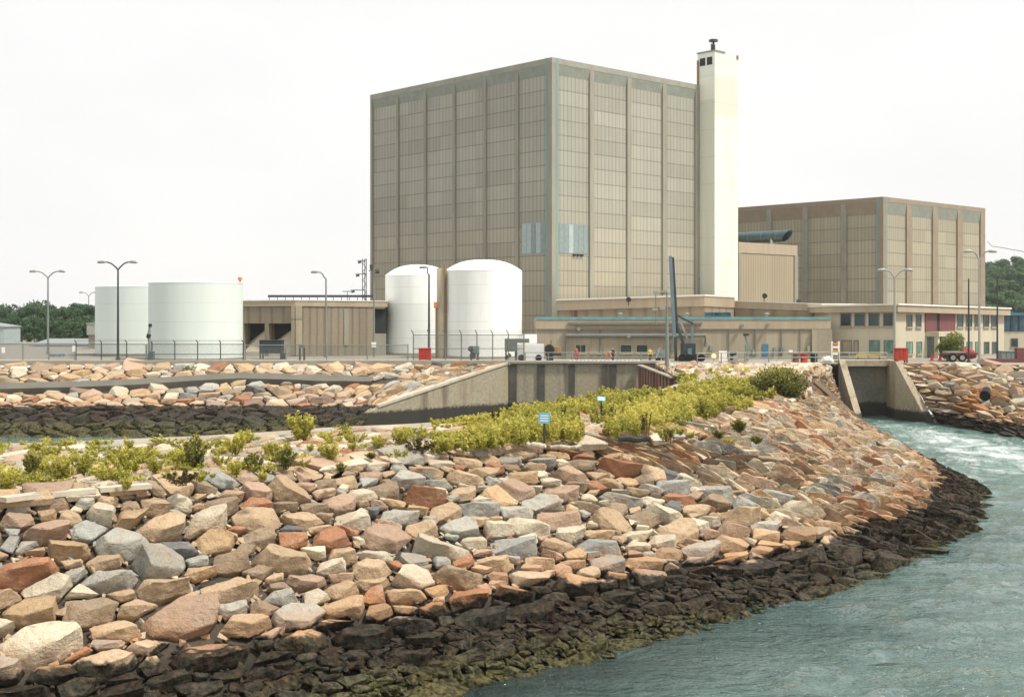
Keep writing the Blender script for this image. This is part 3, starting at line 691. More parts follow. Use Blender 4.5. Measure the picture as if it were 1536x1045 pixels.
# rocky ground where the jetty meets the yard
head = Loft([(16.0, 127, 6.42), (23, 127.5, 6.5), (30.5, 128.5, 6.35)], [(16.9, 152.3, 6.56), (26, 152.3, 6.56), (37.4, 152.3, 6.56)], 0)
mb = MB(); head.sheet(mb, 0, head.LT, 0.06, 20, 12); structure(mb, 'berm_head_ground', 'crest', 'pale stony ground where the jetty joins the yard', 'ground', True)
for c, r, poly in cells(head, 0.3, head.L - 0.3, 0.2, head.LT - 1.4, [(0.7, 500), (0.48, 2000), (0.3, 3000)], 1.2, lambda S, T: 1.0, 44):
    if rr.random() < 0.25: continue
    vs, fs = hull_mesh(hull_points(head, c, r, poly, 0.35, 0.0, 0.15, rr, (0.75, 1.0))); cr2.add(vs, fs, 0, tone_for(cpale)[1])
strew(cr2, head, 900, 0, head.L, 0, head.LT - 0.8, 0.08, 0.25, (-0.05, 0.06), cpale, None, 45)
tag(cr2.build('head_stones', 'stone'), 'pale broken stones on the hump where the jetty joins the yard', 'stones', None, 'stuff')
# revetment across the canal, in two tiers with a concrete bench between
bench_px = [(-240, 600), (0, 583), (120, 580), (200, 577), (300, 570), (360, 567), (450, 569), (520, 573), (575, 581)]
def bank_T(x, y):
    """T on the far bank for a photo pixel"""
    for T in np.linspace(0, far_l.LT, 200):
        Z = 6.5 * T / far_l.LT
        D = F * (H - Z) / (y - HY)
        if D <= 130 + 21.5 * Z / 6.5: return T, px(x, D)
    return far_l.LT, px(x, 151)
BT = [bank_T(x, y) for x, y in bench_px]
def bench_at(S):
    X = far_l.pos(np.array([S]), np.array([8.0]))[0][0]
    return float(np.interp(X, [b[1] for b in BT], [b[0] for b in BT])), X
fr = MB()
SL0 = float(np.interp(-72, far_l.lo[:, 0], far_l.S))
fc = cells(far_l, SL0, far_l.L - 0.6, -2.0, far_l.LT - 0.5, [(0.72, 500), (0.56, 3500), (0.42, 8000), (0.3, 6000)], 1.6, lambda S, T: 1.0, 6)
fpal = np.array([6, 6, 2.2, 1.2, 1.3, 3, 3, 0.5, 3.5])
dark_patch = np.array([1, 0.5, 4, 5, 0.2, 1, 0.3, 4, 0.2])
for c, r, poly in fc:
    tb, X = bench_at(c[0])
    if c[0] > S_wing and c[1] < 0.7: continue
    if abs(c[1] - tb) < 0.9 and X < -13.5: continue
    pts = hull_points(far_l, c, r, poly, 0.34, -0.12, 0.14, rr)
    x_, y_ = proj(pts.mean(0))
    tones = dark_patch if (c[1] < tb - 2.5 and 230 < x_ < 400 and rr.random() < 0.65) else fpal
    vs, fs = hull_mesh(pts, 0.0); fr.add(vs, fs, 0, tone_for(tones)[1])
tag(fr.build('canal_riprap', 'stone'), 'tan and grey stones facing the far canal bank in two tiers', 'riprap', None, 'stuff')
mb = MB(); prev = None
for S in np.linspace(SL0, far_l.L, 160):
    tb, X = bench_at(S)
    if X > -15.5: break
    es, et, n = far_l.frame(S, tb)
    p = [far_l.pos(np.array([S]), np.array([tb + d]))[0] + n * hh for d, hh in ((-0.8, -0.5), (-0.8, 0.36), (0.8, 0.3), (0.8, -0.5))]
    if prev: mb.add(prev + p, [[0, 1, 5, 4], [1, 2, 6, 5], [2, 3, 7, 6]])
    prev = p
tag(mb.build('concrete_bench', 'bench'), 'long grey concrete bench running between two tiers of stones across the canal', 'ledge')
rp = MB()
rc = cells(far_r, 0.4, 52, -1.5, far_r.LT - 0.1, [(0.9, 400), (0.66, 1800), (0.46, 4000), (0.32, 3000)], 1.5, lambda S, T: 1.0, 8)
rpal = np.array([6, 5, 1.6, 1.0, 1.2, 3, 3, 0.3, 3.5])
for c, r, poly in rc:
    pts = hull_points(far_r, c, r, poly, 0.4, -0.2, 0.17, rr)
    q = proj(pts.mean(0))
    ti, tc = tone_for(rpal)
    if 1440 < q[0] < 1488 and 582 < q[1] < 622 and rr.random() < 0.8: tc = (0.40 * rr.uniform(0.8, 1.1), 0.19, 0.075)
    vs, fs = hull_mesh(pts, 0.0); rp.add(vs, fs, 0, tc)
tag(rp.build('outfall_riprap', 'stone'), 'tan stones stacked on the bank right of the outfall', 'riprap', None, 'stuff')
#PART3
# ------------------------------------------------------------------ buildings
UX, UY = 0.7345, 0.6786                       # plan direction of the right-hand faces; the left-hand faces run along (-UY, UX)
ANG = math.atan2(UY, UX)
def uv(c, a, b): return (c[0] + UX * a - UY * b, c[1] + UY * a + UX * b)
PJ = 0.36
def panel_hall(name, label, outer, LR, LL, ztop, bays_r, bays_l, wmat, capmat, pm, base=G, fas=2.7, pw=1.15):
    o_ = uv(outer, PJ, PJ); Hh = ztop - base
    t = thing(name, label, 'building', (o_[0], o_[1], base), ANG)
    loc = ROOTM[t.name]; ROOTM[t.name] = None                     # parts below are built straight in the hall's own frame
    MB().box(0, LR, 0, LL, 0, Hh - 0.3).build('wall_panel', wmat, t)
    cap = MB().box(-PJ-0.02, LR, -PJ-0.02, -0.02, Hh - 0.95, Hh).box(-PJ-0.02, -0.02, -0.018, LL, Hh - 0.95, Hh)
    cap.build('roof_fascia', capmat, t)
    s = MB()
    s.add([(0, -0.004, Hh - 0.95), (0, -PJ+0.01, Hh - 0.952), (0, -0.004, Hh - fas), (LR, -0.004, Hh - 0.95), (LR, -PJ+0.01, Hh - 0.952), (LR, -0.004, Hh - fas)], [[0, 1, 2], [5, 4, 3], [1, 4, 5, 2], [0, 3, 4, 1]])
    s.build('right_soffit_panel', 'soffit', t)
    s = MB()
    s.add([(-0.004, 0, Hh - 0.95), (-PJ+0.01, 0, Hh - 0.952), (-0.004, 0, Hh - fas), (-0.004, LL, Hh - 0.95), (-PJ+0.01, LL, Hh - 0.952), (-0.004, LL, Hh - fas)], [[2, 1, 0], [3, 4, 5], [2, 5, 4, 1], [1, 4, 3, 0]])
    s.build('left_soffit_panel', 'fascia_b' if name == 'turbine_hall' else 'soffit', t)
    br = LR / bays_r
    for k in range(1, bays_r + 1):
        x1 = min(k * br + 0.25, LR); MB().box(x1 - pw, x1, -PJ, -0.01, 0, Hh - 0.955).build('pilaster', pm[0], t)
    bl = LL / bays_l
    for k in range(1, bays_l + 1):
        y1 = min(k * bl + 0.2, LL); MB().box(-PJ, -0.01, y1 - pw * 0.62, y1, 0, Hh - 0.955).build('pilaster', pm[1], t)
    MB().box(-PJ-0.005, 0.55, -PJ-0.005, -0.01, 0, Hh - 0.957).box(-PJ-0.005, -0.01, -0.008, 0.55, 0, Hh - 0.957).build('corner_column', pm[0], t)
    MB().box(0.555, 1.15, -PJ-0.03, -0.012, 0, Hh + 0.02).build('corner_trim', 'teal', t)
    MB().box(-PJ-0.03, -0.012, 0.555, 1.15, 0, Hh + 0.02).build('corner_trim', 'teal', t)
    return t, Hh
C1 = (px(828, 210), 210.0)
main, MH = panel_hall('reactor_building', 'huge windowless grey-brown panelled block, tallest building behind the white tanks', C1, 37.4, 49.2, pz(86, 210), 4, 6, 'main', 'fascia', ('pil', 'pil'), pw=1.0)
def louvre(y0, y1, z0, z1, left, seq, name='blue_panel'):
    f = MB(); k = len(seq)
    for i, m_ in enumerate(seq):
        a = y0 + (y1 - y0) * i / k + 0.05; b = y0 + (y1 - y0) * (i + 1) / k - 0.05
        if left: f.box(-0.10, -0.012, a, b, z0, z1, m_)
        else: f.box(a, b, -0.10, -0.012, z0, z1, m_)
    if left: f.box(-0.07, -0.014, y0, y1, z0 - 0.1, z1 + 0.1, 2)
    else: f.box(y0, y1, -0.07, -0.014, z0 - 0.1, z1 + 0.1, 2)
    f.build(name, ['louvre_a', 'louvre_b', 'galv'], main)
louvre(1.45, 7.1, pz(380, 214) - G, pz(335, 214) - G, True, [1, 0, 1, 0, 0])
louvre(1.5, 8.4, pz(380, 214) - G, pz(337, 214) - G, False, [1, 1, 0, 1, 1, 1])
b = MB()
for k in range(3): b.box(4.8 + k * 0.9, 5.3 + k * 0.9, -0.3, -0.02, pz(384, 214) - G, pz(381, 214) - G)
b.build('vent', 'dark', main)
# tall white stack-like shaft
CH = (px(1072, 233.3), 233.3)
sh = thing('vent_shaft', 'tall pale square shaft standing against the right end of the reactor building', 'vent shaft', (CH[0], CH[1], G), ANG); ROOTM[sh.name] = None
SHH = pz(77, 233.3) - G
m, nt, bb, _ = nt_mat('pale_shaft_paint'); n = N(nt); c = n.obj(); x, y, z = n.sep(c)
st = n.noise(n.scale(c, (1, 1, 0.05)), 0.9, 5.0, 0.6); gr = n.noise(c, 4.0, 4.0, 0.7)
zf = n.math('LESS_THAN', n.math('FRACT', n.math('DIVIDE', z, 4.9)), 0.02)
front = n.math('LESS_THAN', y, 0.02)
za, zb_ = pz(117, 235) - G, pz(175, 235) - G
patch = n.math('MULTIPLY', n.math('MULTIPLY', n.math('LESS_THAN', z, za), n.math('GREATER_THAN', z, zb_)), front)
cc = n.mix(n.math('GREATER_THAN', z, za), (0.78, 0.77, 0.66), (0.72, 0.74, 0.66))
cc = n.mix(patch, cc, (0.66, 0.655, 0.55))
cc = n.mix(n.math('MULTIPLY', n.math('SUBTRACT', 1.0, front), n.math('LESS_THAN', z, za - 4)), cc, (0.66, 0.67, 0.56))
cc = n.mix(n.rng(st, 0.5, 0.75, 0.0, 0.35), cc, (0.50, 0.46, 0.33))
cc = n.mix(n.math('MULTIPLY', zf, 0.3), cc, (0.35, 0.33, 0.25)); cc = n.mix(n.rng(gr, 0.5, 0.8, 0.0, 0.3), cc, (0.5, 0.5, 0.4))
n.put(bb.inputs['Base Color'], cc); bb.inputs['Roughness'].default_value = 0.75; n.put(bb.inputs['Normal'], n.bump(n.math('SUBTRACT', gr, zf), 0.25, 0.04))
MB().box(0, 6.86, 0, 3.95, 0, SHH).build('shaft_wall', m, sh)
MB().box(-0.12, 3.0, -0.12, 4.05, SHH, SHH + 0.28).build('roof_edge', 'pil', sh)
v = MB()
for k in (0.55, 2.15): v.box(-0.06, -0.004, k, k + 1.2, SHH - 2.3, SHH - 0.9)
v.build('vent', 'dark', sh)
MB().cyl((0.9, 1.0, SHH + 0.28), (0.9, 1.0, SHH + 1.4), 0.34).cyl((0.9, 1.0, SHH + 1.4), (0.9, 1.0, SHH + 2.0), 0.2).cyl((0.9, 1.0, SHH + 2.0), (0.9, 1.0, SHH + 2.35), 0.85, 0.8, 20).cyl((0.2, 0.9, SHH + 0.28), (0.2, 0.9, SHH + 1.5), 0.12).build('rain_cap', 'darkpole', sh)
MB().box(-0.35, -0.10, 3.55, 3.85, 0, SHH - 1.2).build('downpipe', 'rust', sh)
MB().box(6.4, 6.86, -0.14, -0.004, SHH - 0.6, SHH + 0.1).build('bracket', 'rust', sh)
# turbine hall
C2 = (px(1325, 255), 255.0)
turb, TH = panel_hall('turbine_hall', 'lower long brown panelled hall at right behind the office block', C2, 41.2, 46.0, pz(295, 255), 4, 5, 'turb', 'fascia_b', ('fascia_b', 'fascia'), fas=3.3, pw=2.0)
# ribbed block with the big duct
CB = (px(1108, 240), 240.0)
blk = thing('ribbed_block', 'plain ribbed concrete block between the pale shaft and the turbine hall', 'building', (CB[0], CB[1], G), ANG); ROOTM[blk.name] = None
BH = pz(363, 240) - G
MB().box(0, 18.5, 0, 12, 0, BH - 2.0).build('wall', 'block', blk)
MB().box(-0.12, 18.6, -0.12, 12, BH - 1.98, BH).build('parapet', 'parapet', blk)
MB().box(-0.15, 0.45, -0.16, -0.01, 0, BH - 1.99).box(17.5, 18.7, -0.2, -0.01, 0, BH - 1.99).build('pilaster', 'pil', blk)
d0 = Vector((px(1092, 262), 262, pz(358, 262))); d1 = Vector((px(1181, 250), 250, pz(353.5, 250))); dd = (d1 - d0).normalized()
duct = thing('roof_duct', 'fat blue-grey metal duct lying on the ribbed block roof, open end to the right', 'duct', tuple(d1))
a = dd.orthogonal().normalized(); e = dd.cross(a); n_ = 28; vs = []
for j in range(n_):
    r_ = a * math.cos(2 * math.pi * j / n_) + e * math.sin(2 * math.pi * j / n_)
    vs += [d0 + r_ * 1.12, d1 + r_ * 1.12 + dd * (r_.z * 0.9), d1 + r_ * 1.02 + dd * (r_.z * 0.9 - 0.02), d0 + r_ * 1.02]
fs = []
for j in range(n_):
    q, w = j * 4, ((j + 1) % n_) * 4
    fs += [[q, w, w + 1, q + 1], [q + 1, w + 1, w + 2, q + 2], [q + 2, w + 2, w + 3, q + 3]]
MB().add(vs, fs).build('duct_shell', 'duct', duct, True)
for k in (0.18, 0.4, 0.62, 0.86): MB().cyl(d0.lerp(d1, k) - dd * 0.12, d0.lerp(d1, k) + dd * 0.12, 1.16, None, 28).build('band', 'crane', duct)
q = d0.lerp(d1, 0.72); MB().box(q.x - 0.2, q.x + 0.2, q.y - 1.4, q.y - 1.15, BH + G, q.z + 0.4).box(q.x - 1.6, q.x + 0.5, q.y - 1.5, q.y - 1.0, BH + G, BH + G + 0.3).build('saddle', 'white', duct)

# front annexes
def pxwall(p0, p1, x):
    """distance along the plan wall p0-p1 where photo column x meets it"""
    r = (x - CX) / F; dx, dy = p1[0] - p0[0], p1[1] - p0[1]; L = math.hypot(dx, dy)
    return (r * p0[1] - p0[0]) / (dx - r * dy) * L
class Wall:
    """wall frame: x along p0-p1, y outward (towards the viewer), z up from the water"""
    def __init__(s, p0, p1):
        s.p0 = p0; s.p1 = p1; s.L = math.hypot(p1[0] - p0[0], p1[1] - p0[1]); s.a = ((p1[0] - p0[0]) / s.L, (p1[1] - p0[1]) / s.L); s.n = (s.a[1], -s.a[0])
    def P(s, t, o): return (s.p0[0] + s.a[0] * t + s.n[0] * o, s.p0[1] + s.a[1] * t + s.n[1] * o)
    def at(s, x): return pxwall(s.p0, s.p1, x)
    def zz(s, t, y): return pz(y, s.P(t, 0)[1])
    def box(s, mb, t0, t1, o0, o1, z0, z1, mi=0): return mb.prism([s.P(t0, o1), s.P(t1, o1), s.P(t1, o0), s.P(t0, o0)], z0, z1, mi)
def window(w, parent, x0, x1, y0, y1, glass='glass', frame='galv', fw=0.09, name='window', sill=True, mull=0):
    t0, t1 = w.at(x0), w.at(x1); tm = (t0 + t1) / 2; z1, z0 = w.zz(tm, y0), w.zz(tm, y1)
    f = MB()
    w.box(f, t0 - fw, t0, 0.004, 0.10, z0 - fw, z1 + fw); w.box(f, t1, t1 + fw, 0.004, 0.10, z0 - fw, z1 + fw)
    w.box(f, t0, t1, 0.004, 0.10, z1, z1 + fw); w.box(f, t0, t1, 0.004, 0.10, z0 - fw, z0)
    for k in range(mull):
        tk = t0 + (t1 - t0) * (k + 1) / (mull + 1); w.box(f, tk - 0.03, tk + 0.03, 0.05, 0.09, z0, z1)
    fo = f.build(name, frame, parent)
    g = MB(); w.box(g, t0, t1, 0.005, 0.045, z0, z1); g.build('pane', glass, fo)
    if sill: g = MB(); w.box(g, t0 - 0.2, t1 + 0.2, 0.005, 0.22, z0 - fw - 0.16, z0 - fw - 0.004); g.build('sill', 'parapet', fo)

ua0, ua1, ua2 = (px(836, 190), 190.0), (px(1056, 185), 185.0), (px(1101, 187), 187.0)
UA = thing('upper_annex', 'flat-roofed ribbed concrete annex under the right face of the reactor building', 'building', (ua0[0], ua0[1], G))
poly = [ua0, ua1, ua2, (34.5, 231.0), (28.0, 226.0), (8.5, 208.6)]
zt = [pz(448.5, 190), pz(441.5, 185), pz(444, 187), 15.4, 15.2, 14.5]
MB().prism(poly, G, [q - 1.7 for q in zt]).build('wall', 'annex2', UA)
big = lambda P, k: [((p[0] - 22) * k + 22, (p[1] - 200) * k + 200) for p in P]
MB().prism(big(poly, 1.008), [q - 1.69 for q in zt], [q - 0.25 for q in zt]).build('parapet', 'parapet', UA)
MB().prism(big(poly, 1.014), [q - 0.245 for q in zt], zt).build('coping', 'white_coping', UA)
w = Wall(ua0, ua1)
for x0, x1 in ((1055, 1066), (1068, 1080)):
    pass
wl_ = Wall(ua1, ua2)
fr_ = window(wl_, UA, 1058, 1095, 469, 473.8, 'blueglass', 'bluepaint', 0.06, 'window', False, 2)
d_ = MB(); w.box(d_, w.at(861), w.at(866), 0.004, 0.08, pz(478, 189), pz(466, 189)); d_.build('door', 'maroon', UA)
tier = thing('stepped_annex', 'low concrete annex stepping down from the upper annex toward the office block', 'building', (px(1104, 190), 190, G))
poly = [(px(1102, 189), 189.0), (px(1232, 184), 184.0), (px(1300, 205), 205.0), (48.0, 214.0), (35.8, 214.0)]
z_ = [pz(452, 189), pz(456.5, 184), 13.9, 14, 14.2]
MB().prism(poly, G, [q - 1.0 for q in z_]).build('wall', 'annex2', tier)
MB().prism([(p[0], p[1] - 0.12) for p in poly], [q - 0.99 for q in z_], z_).build('parapet', 'parapet', tier)
MB().prism([(p[0], p[1] - 0.2) for p in poly], [q + 0.003 for q in z_], [q + 0.12 for q in z_]).build('coping', 'white_coping', tier)

LA0, LA1 = (px(805, 168), 168.0), (px(1246, 168), 168.0)
LA = thing('service_building', 'long low tan concrete service building with blue-green roof edge behind the intake wall', 'building', (LA0[0], 168, G))
zr = pz(479, 168)
MB().box(LA0[0], LA1[0], 168, 184.5, G, zr - 0.3).build('wall', 'annex', LA)
MB().box(LA0[0] - 0.1, LA1[0], 167.82, 184.5, zr - 1.25, zr - 0.02).build('parapet', 'parapet', LA)
MB().box(LA0[0] - 0.16, LA1[0], 167.74, 168.2, zr - 0.015, zr + 0.33).build('roof_edge', 'tealroof', LA)
MB().box(px(852, 167.5), px(1053, 167.5), 167.2, 167.80, pz(486.5, 167.5), pz(483.5, 167.5)).build('gutter', 'conduit', LA)
w = Wall(LA0, LA1)
MB().box(LA0[0], LA1[0], 167.9, 167.99, pz(496.5, 168), pz(495, 168)).build('dark_joint', 'pil', LA)
for x0, x1, g in ((864, 878, 'glass'), (886, 900, 'annex'), (907, 922, 'annex'), (931, 947, 'glass'), (955, 971, 'glass'), (979, 992, 'annex')):
    window(w, LA, x0, x1, 517.5, 528, g, 'parapet', 0.12, 'window' if g == 'glass' else 'blank_window', True, 1 if x0 == 864 else 0)
cf = MB(); c0, c1, zc = px(849, 167.6), px(1058, 167.6), pz(503, 167.6)
cf.tube([(c0, 167.6, pz(540, 167.6)), (c0, 167.6, zc), (c1, 167.6, zc), (c1, 167.6, pz(520, 167.6))], 0.24)
cf.build('conduit', 'conduit', LA)
MB().box(px(1217, 168), px(1247, 168), 167.55, 167.80, G, zr - 1.3).build('pilaster', 'annex', LA)
MB().box(px(1026, 167.9), px(1030, 167.9), 167.7, 167.98, pz(530, 168), pz(516, 168)).build('switch_box', 'maroon', LA)
f = MB()
for x, y in ((1186, 527),): w.box(f, w.at(x - 3), w.at(x + 3), 0.01, 0.06, pz(y + 2.2, 168), pz(y - 2.2, 168))
f.build('notice_plate', 'white', LA)
dr = MB(); w.box(dr, w.at(1143.5), w.at(1152.5), 0.01, 0.10, pz(534, 168), pz(516, 168)); w.box(dr, w.at(1144.5), w.at(1152), 0.01, 0.09, G, pz(535, 168)); dr.build('blue_door', 'bluepaint', LA)
for x in (900, 1024, 1093, 1133, 1172, 1200):
    MB().cyl((px(x, 167.9), 167.88, zr - 1.3), (px(x, 167.9), 167.88, G + 0.2), 0.07, n=6).build('downpipe', 'conduit', LA)
for x, y in ((868, 492), (1113, 487), (1152, 486), (943, 503)):
    MB().cyl((px(x, 167.8), 167.8, pz(y, 168)), (px(x, 167.4), 167.3, pz(y + 1, 168)), 0.2, 0.26, 10).build('wall_lamp', 'lamp', LA)
for x0, x1, y0, y1, m_ in ((1006, 1010, 516, 527, 'conduit'), (1064, 1069, 518, 526, 'galv'), (1170, 1174, 521, 530, 'conduit'), (1128, 1131, 524, 532, 'galv'), (1210, 1214, 518, 527, 'pil')):
    MB().box(px(x0, 168), px(x1, 168), 167.6, 167.98, pz(y1, 168), pz(y0, 168)).build('junction_box', m_, LA)
MB().box(px(1160, 168), px(1166, 168), 167.7, 167.98, G, pz(521, 168)).build('service_door', 'pil', LA)
for x, D_, nm in ((1030, 172, 'small grey roof vent on the service building left of the stepped annex'), (930, 174, 'small grey roof vent on the service building near its left end'), (1150, 173, 'small grey roof vent on the service building, rightmost of three')):
    t = thing('roof_vent', nm, 'vent', (px(x, D_), D_, zr - 0.02), 0, 'roof vents'); ROOTM[t.name] = None
    MB().cyl((0, 0, 0), (0, 0, 0.7), 0.22, n=10).build('stack', 'galv', t); MB().cyl((0, 0, 0.701), (0, 0, 0.95), 0.42, 0.15, 12).build('cowl', 'conduit', t)
for x, y, D_ in ((942, 449, 187), (1145, 443.5, 187), (1196, 452, 188)):
    t = thing('parapet_floodlight', 'dark floodlight on the annex parapet, ' + {942: 'leftmost of three', 1145: 'above the blue window', 1196: 'nearest the office block'}[x], 'floodlight', (px(x, D_), D_ - 0.6, pz(y, D_)), 0, 'parapet floodlights'); ROOTM[t.name] = None
    MB().cyl((0, 0, -0.9), (0, 0, 0.2), 0.06, n=6).build('bracket', 'darkpole', t); MB().cyl((0, 0, 0.1), (0, -0.45, -0.05), 0.3, 0.38, 12).build('lamp_head', 'darkpole', t)
# office block
K0, K1, K2 = (px(1243, 171), 171.0), (px(1343, 165), 165.0), (px(1506, 188), 188.0)
OF = thing('office_building', 'two-storey tan office block with deep flat parapet and rows of windows at right', 'building', (K1[0], K1[1], G))
zP = lambda y, D: pz(y, D)
poly = [K0, K1, K2, (K2[0] - 6, K2[1] + 14), (K0[0] + 2, K0[1] + 22)]
MB().prism(poly, G, zP(468, 165) + 0.05).build('wall', 'office', OF)
def grow(P, d):
    out = []; k = len(P)
    for i, p in enumerate(P):
        a = Vector(P[i - 1]); b_ = Vector(p); c_ = Vector(P[(i + 1) % k])
        n1 = (b_ - a).normalized(); n2 = (c_ - b_).normalized(); m1 = Vector((n1.y, -n1.x)); m2 = Vector((n2.y, -n2.x))
        h = (m1 + m2).normalized(); out.append(tuple(b_ + h * (d / max(0.3, h.dot(m1)))))
    return out
pb = [zP(469, 171), zP(467.5, 165), zP(473, 188), zP(473, 188), zP(469, 171)]
pt = [zP(457.5, 171), zP(455.0, 165), zP(461.5, 188), zP(461.5, 188), zP(457.5, 171)]
MB().prism(grow(poly, 0.75), pb, [q - 0.22 for q in pt]).build('parapet', 'parapet', OF)
MB().prism(grow(poly, 0.9), [q - 0.215 for q in pt], pt).build('coping', 'white_coping', OF)
wL, wR = Wall(K0, K1), Wall(K1, K2)
for x0, x1 in ((1262, 1276), (1283, 1297), (1304, 1318), (1326, 1339)): window(wL, OF, x0, x1, 471, 488, 'glass', 'conduit')
for x0, x1 in ((1305, 1319), (1327, 1340)): window(wL, OF, x0, x1, 511, 529, 'green_g', 'conduit')
for x0, x1 in ((1264, 1277), (1282, 1287)): window(wL, OF, x0, x1, 511, 530, 'parapet', 'conduit', 0.09, 'shutter', False)
for x0, x1 in ((1360, 1367.5), (1374, 1381), (1435.5, 1444), (1449, 1457), (1462, 1469.5), (1475, 1482.5), (1487, 1494)): window(wR, OF, x0, x1, 472.5, 489.5, 'glass', 'conduit', 0.07)
for x0, x1, g in ((1360, 1368, 'green_g'), (1375, 1382, 'green_g'), (1436.5, 1445, 'glass'), (1450, 1457.5, 'green_g'), (1463, 1470, 'green_g'), (1476, 1483, 'glass'), (1488, 1496, 'glass')): window(wR, OF, x0, x1, 513, 530, g, 'conduit', 0.07)
p_ = MB(); a, c_ = wR.at(1387), wR.at(1432); m_ = wR.at(1404); m2_ = wR.at(1408)
wR.box(p_, a, m_, 0.006, 0.12, wR.zz(a, 497), wR.zz(a, 470)); wR.box(p_, m2_, c_, 0.006, 0.12, wR.zz(c_, 497), wR.zz(c_, 471)); p_.build('maroon_panel', 'maroon', OF)
p_ = MB(); wR.box(p_, m_, m2_, 0.006, 0.06, wR.zz(m_, 497), wR.zz(m_, 470)); p_.build('dark_slot', 'dark', OF)
p_ = MB(); wR.box(p_, wR.at(1388), wR.at(1434), 0.01, 1.9, wR.zz(a, 504.5), wR.zz(a, 497.5)); p_.build('canopy', 'office', OF)
p_ = MB(); wR.box(p_, wR.at(1391), wR.at(1433), 0.006, 0.05, G, wR.zz(a, 505)); p_.build('entrance', 'glass', OF)
for x in (1390, 1421): p_ = MB(); wR.box(p_, wR.at(x) - 0.25, wR.at(x) + 0.25, 1.2, 1.7, G, wR.zz(a, 504.6)); p_.build('canopy_pier', 'office', OF)
# small blue building beyond the office
bo = thing('blue_building', 'small two-storey block with blue glazed upper floor past the office corner', 'building', (px(1530, 205), 205, G)); o_ = (px(1500, 205), 205.0)
MB().box(o_[0], o_[0] + 14, 205, 216, G, pz(497, 205)).build('wall', 'office', bo)
MB().box(o_[0] - 0.1, o_[0] + 14.1, 204.9, 216, pz(496.9, 205), pz(473, 205)).build('upper_floor', 'blueglass', bo)
MB().box(o_[0] - 0.3, o_[0] + 14.3, 204.6, 216.2, pz(472.9, 205), pz(469, 205)).build('roof_edge', 'bluepaint', bo)
MB().box(px(1515, 205), px(1518, 205), 204.8, 204.895, pz(496, 205), pz(473, 205)).box(px(1527, 205), px(1529, 205), 204.8, 204.895, pz(496, 205), pz(473, 205)).build('mullion', 'navy', bo)
bw_ = Wall(o_, (o_[0] + 14, 205.0)); window(bw_, bo, 1517, 1526, 508, 520, 'glass', 'conduit')
# low ribbed building on the left
L0, L1, L2 = (px(330, 180), 180.0), (px(443, 177), 177.0), (px(580, 181), 181.0)
LB = thing('pump_house', 'low ribbed brown concrete building with two deep hooded openings beside the left tanks', 'building', (L1[0], L1[1], G))
zt = [pz(450.5, 180), pz(449.5, 177), pz(451, 181), pz(451, 181), pz(450.5, 180)]
poly = [L0, L1, L2, (L2[0] - 4, L2[1] + 24), (L0[0] - 2, L0[1] + 24)]
wA, wB = Wall(L0, L1), Wall(L1, L2)
zo = pz(485, 178)
a0, a1, b0, b1 = wA.at(366), wA.at(397), wA.at(403), wA.at(437)
lw = MB()
wA.box(lw, 0, a0, -8, 0, G, zt[0] - 0.9); wA.box(lw, a0, wA.L, -8, 0, zo, zt[0] - 0.9); wA.box(lw, a1, b0, -8, 0, G, zo - 0.003); wA.box(lw, b1, wA.L, -8, 0, G, zo - 0.003)
lw.prism([L1, wB.P(wB.at(562), 0), wB.P(wB.at(562), -20), wA.P(wA.L, -20)], G, zt[0] - 0.9)
lw.prism([wA.P(0, -8.01), wA.P(wA.L, -8.01), wA.P(wA.L, -20), wA.P(0, -20)], G, zt[0] - 0.9)
lw.build('wall', 'low', LB)
ch = MB()
for u0, u1 in ((a0, a1), (b0, b1)):
    q = [wA.P(u0, -0.05), wA.P(u1, -0.05), wA.P(u1, -1.8), wA.P(u0, -1.8)]
    ch.add([(q[0][0], q[0][1], G), (q[1][0], q[1][1], G), (q[2][0], q[2][1], G), (q[3][0], q[3][1], G), (q[0][0], q[0][1], G + 0.6), (q[1][0], q[1][1], G + 0.6), (q[2][0], q[2][1], zo - 0.35), (q[3][0], q[3][1], zo - 2.6)],
           [[0, 1, 5, 4], [4, 5, 6, 7], [1, 2, 6, 5], [3, 0, 4, 7], [2, 3, 7, 6]])
ch.build('sloped_chute', 'office', LB)
dk = MB()
for u0, u1 in ((a0, a1), (b0, b1)): wA.box(dk, u0, u1, -7.9, -1.9, G, zo - 0.01)
dk.build('dark_recess', 'dark', LB)
MB().prism(grow(poly, 0.12), [q - 0.89 for q in zt], [q - 0.13 for q in zt]).build('parapet', 'parapet', LB)
MB().prism(grow(poly, 0.2), [q - 0.125 for q in zt], zt).build('coping', 'white_coping', LB)
pl_ = MB(); wA.box(pl_, wA.L - 0.5, wA.L, 0.004, 0.25, G, zt[1] - 0.9); wB.box(pl_, 0, 0.9, 0.004, 0.25, G, zt[1] - 0.9); pl_.build('corner_pilaster', 'annex', LB)
dk = MB(); wB.box(dk, wB.at(563), wB.at(580), -6, -0.6, pz(500, 181), pz(463, 181)); dk.build('dark_doorway', 'dark', LB)
dk = MB(); wB.box(dk, wB.at(562.2), wB.at(580), -6, -0.3, G, pz(500.1, 181)); dk.build('low_wall', 'pil', LB)
dk = MB(); wB.box(dk, wB.at(516), wB.at(523), 0.004, 0.12, G + 1.5, zt[1] - 1.2); dk.build('dark_stained_panel', 'pil', LB)
rl = MB()
for x in range(404, 566, 12): rl.cyl((px(x, 186), 186, zt[0] - 0.02), (px(x, 186), 186, zt[0] + 0.75), 0.05, n=5)
rl.box(px(402, 186), px(562, 186), 185.9, 186.1, zt[0] + 0.5, zt[0] + 0.85); rl.build('roof_rail', 'darkpole', LB)
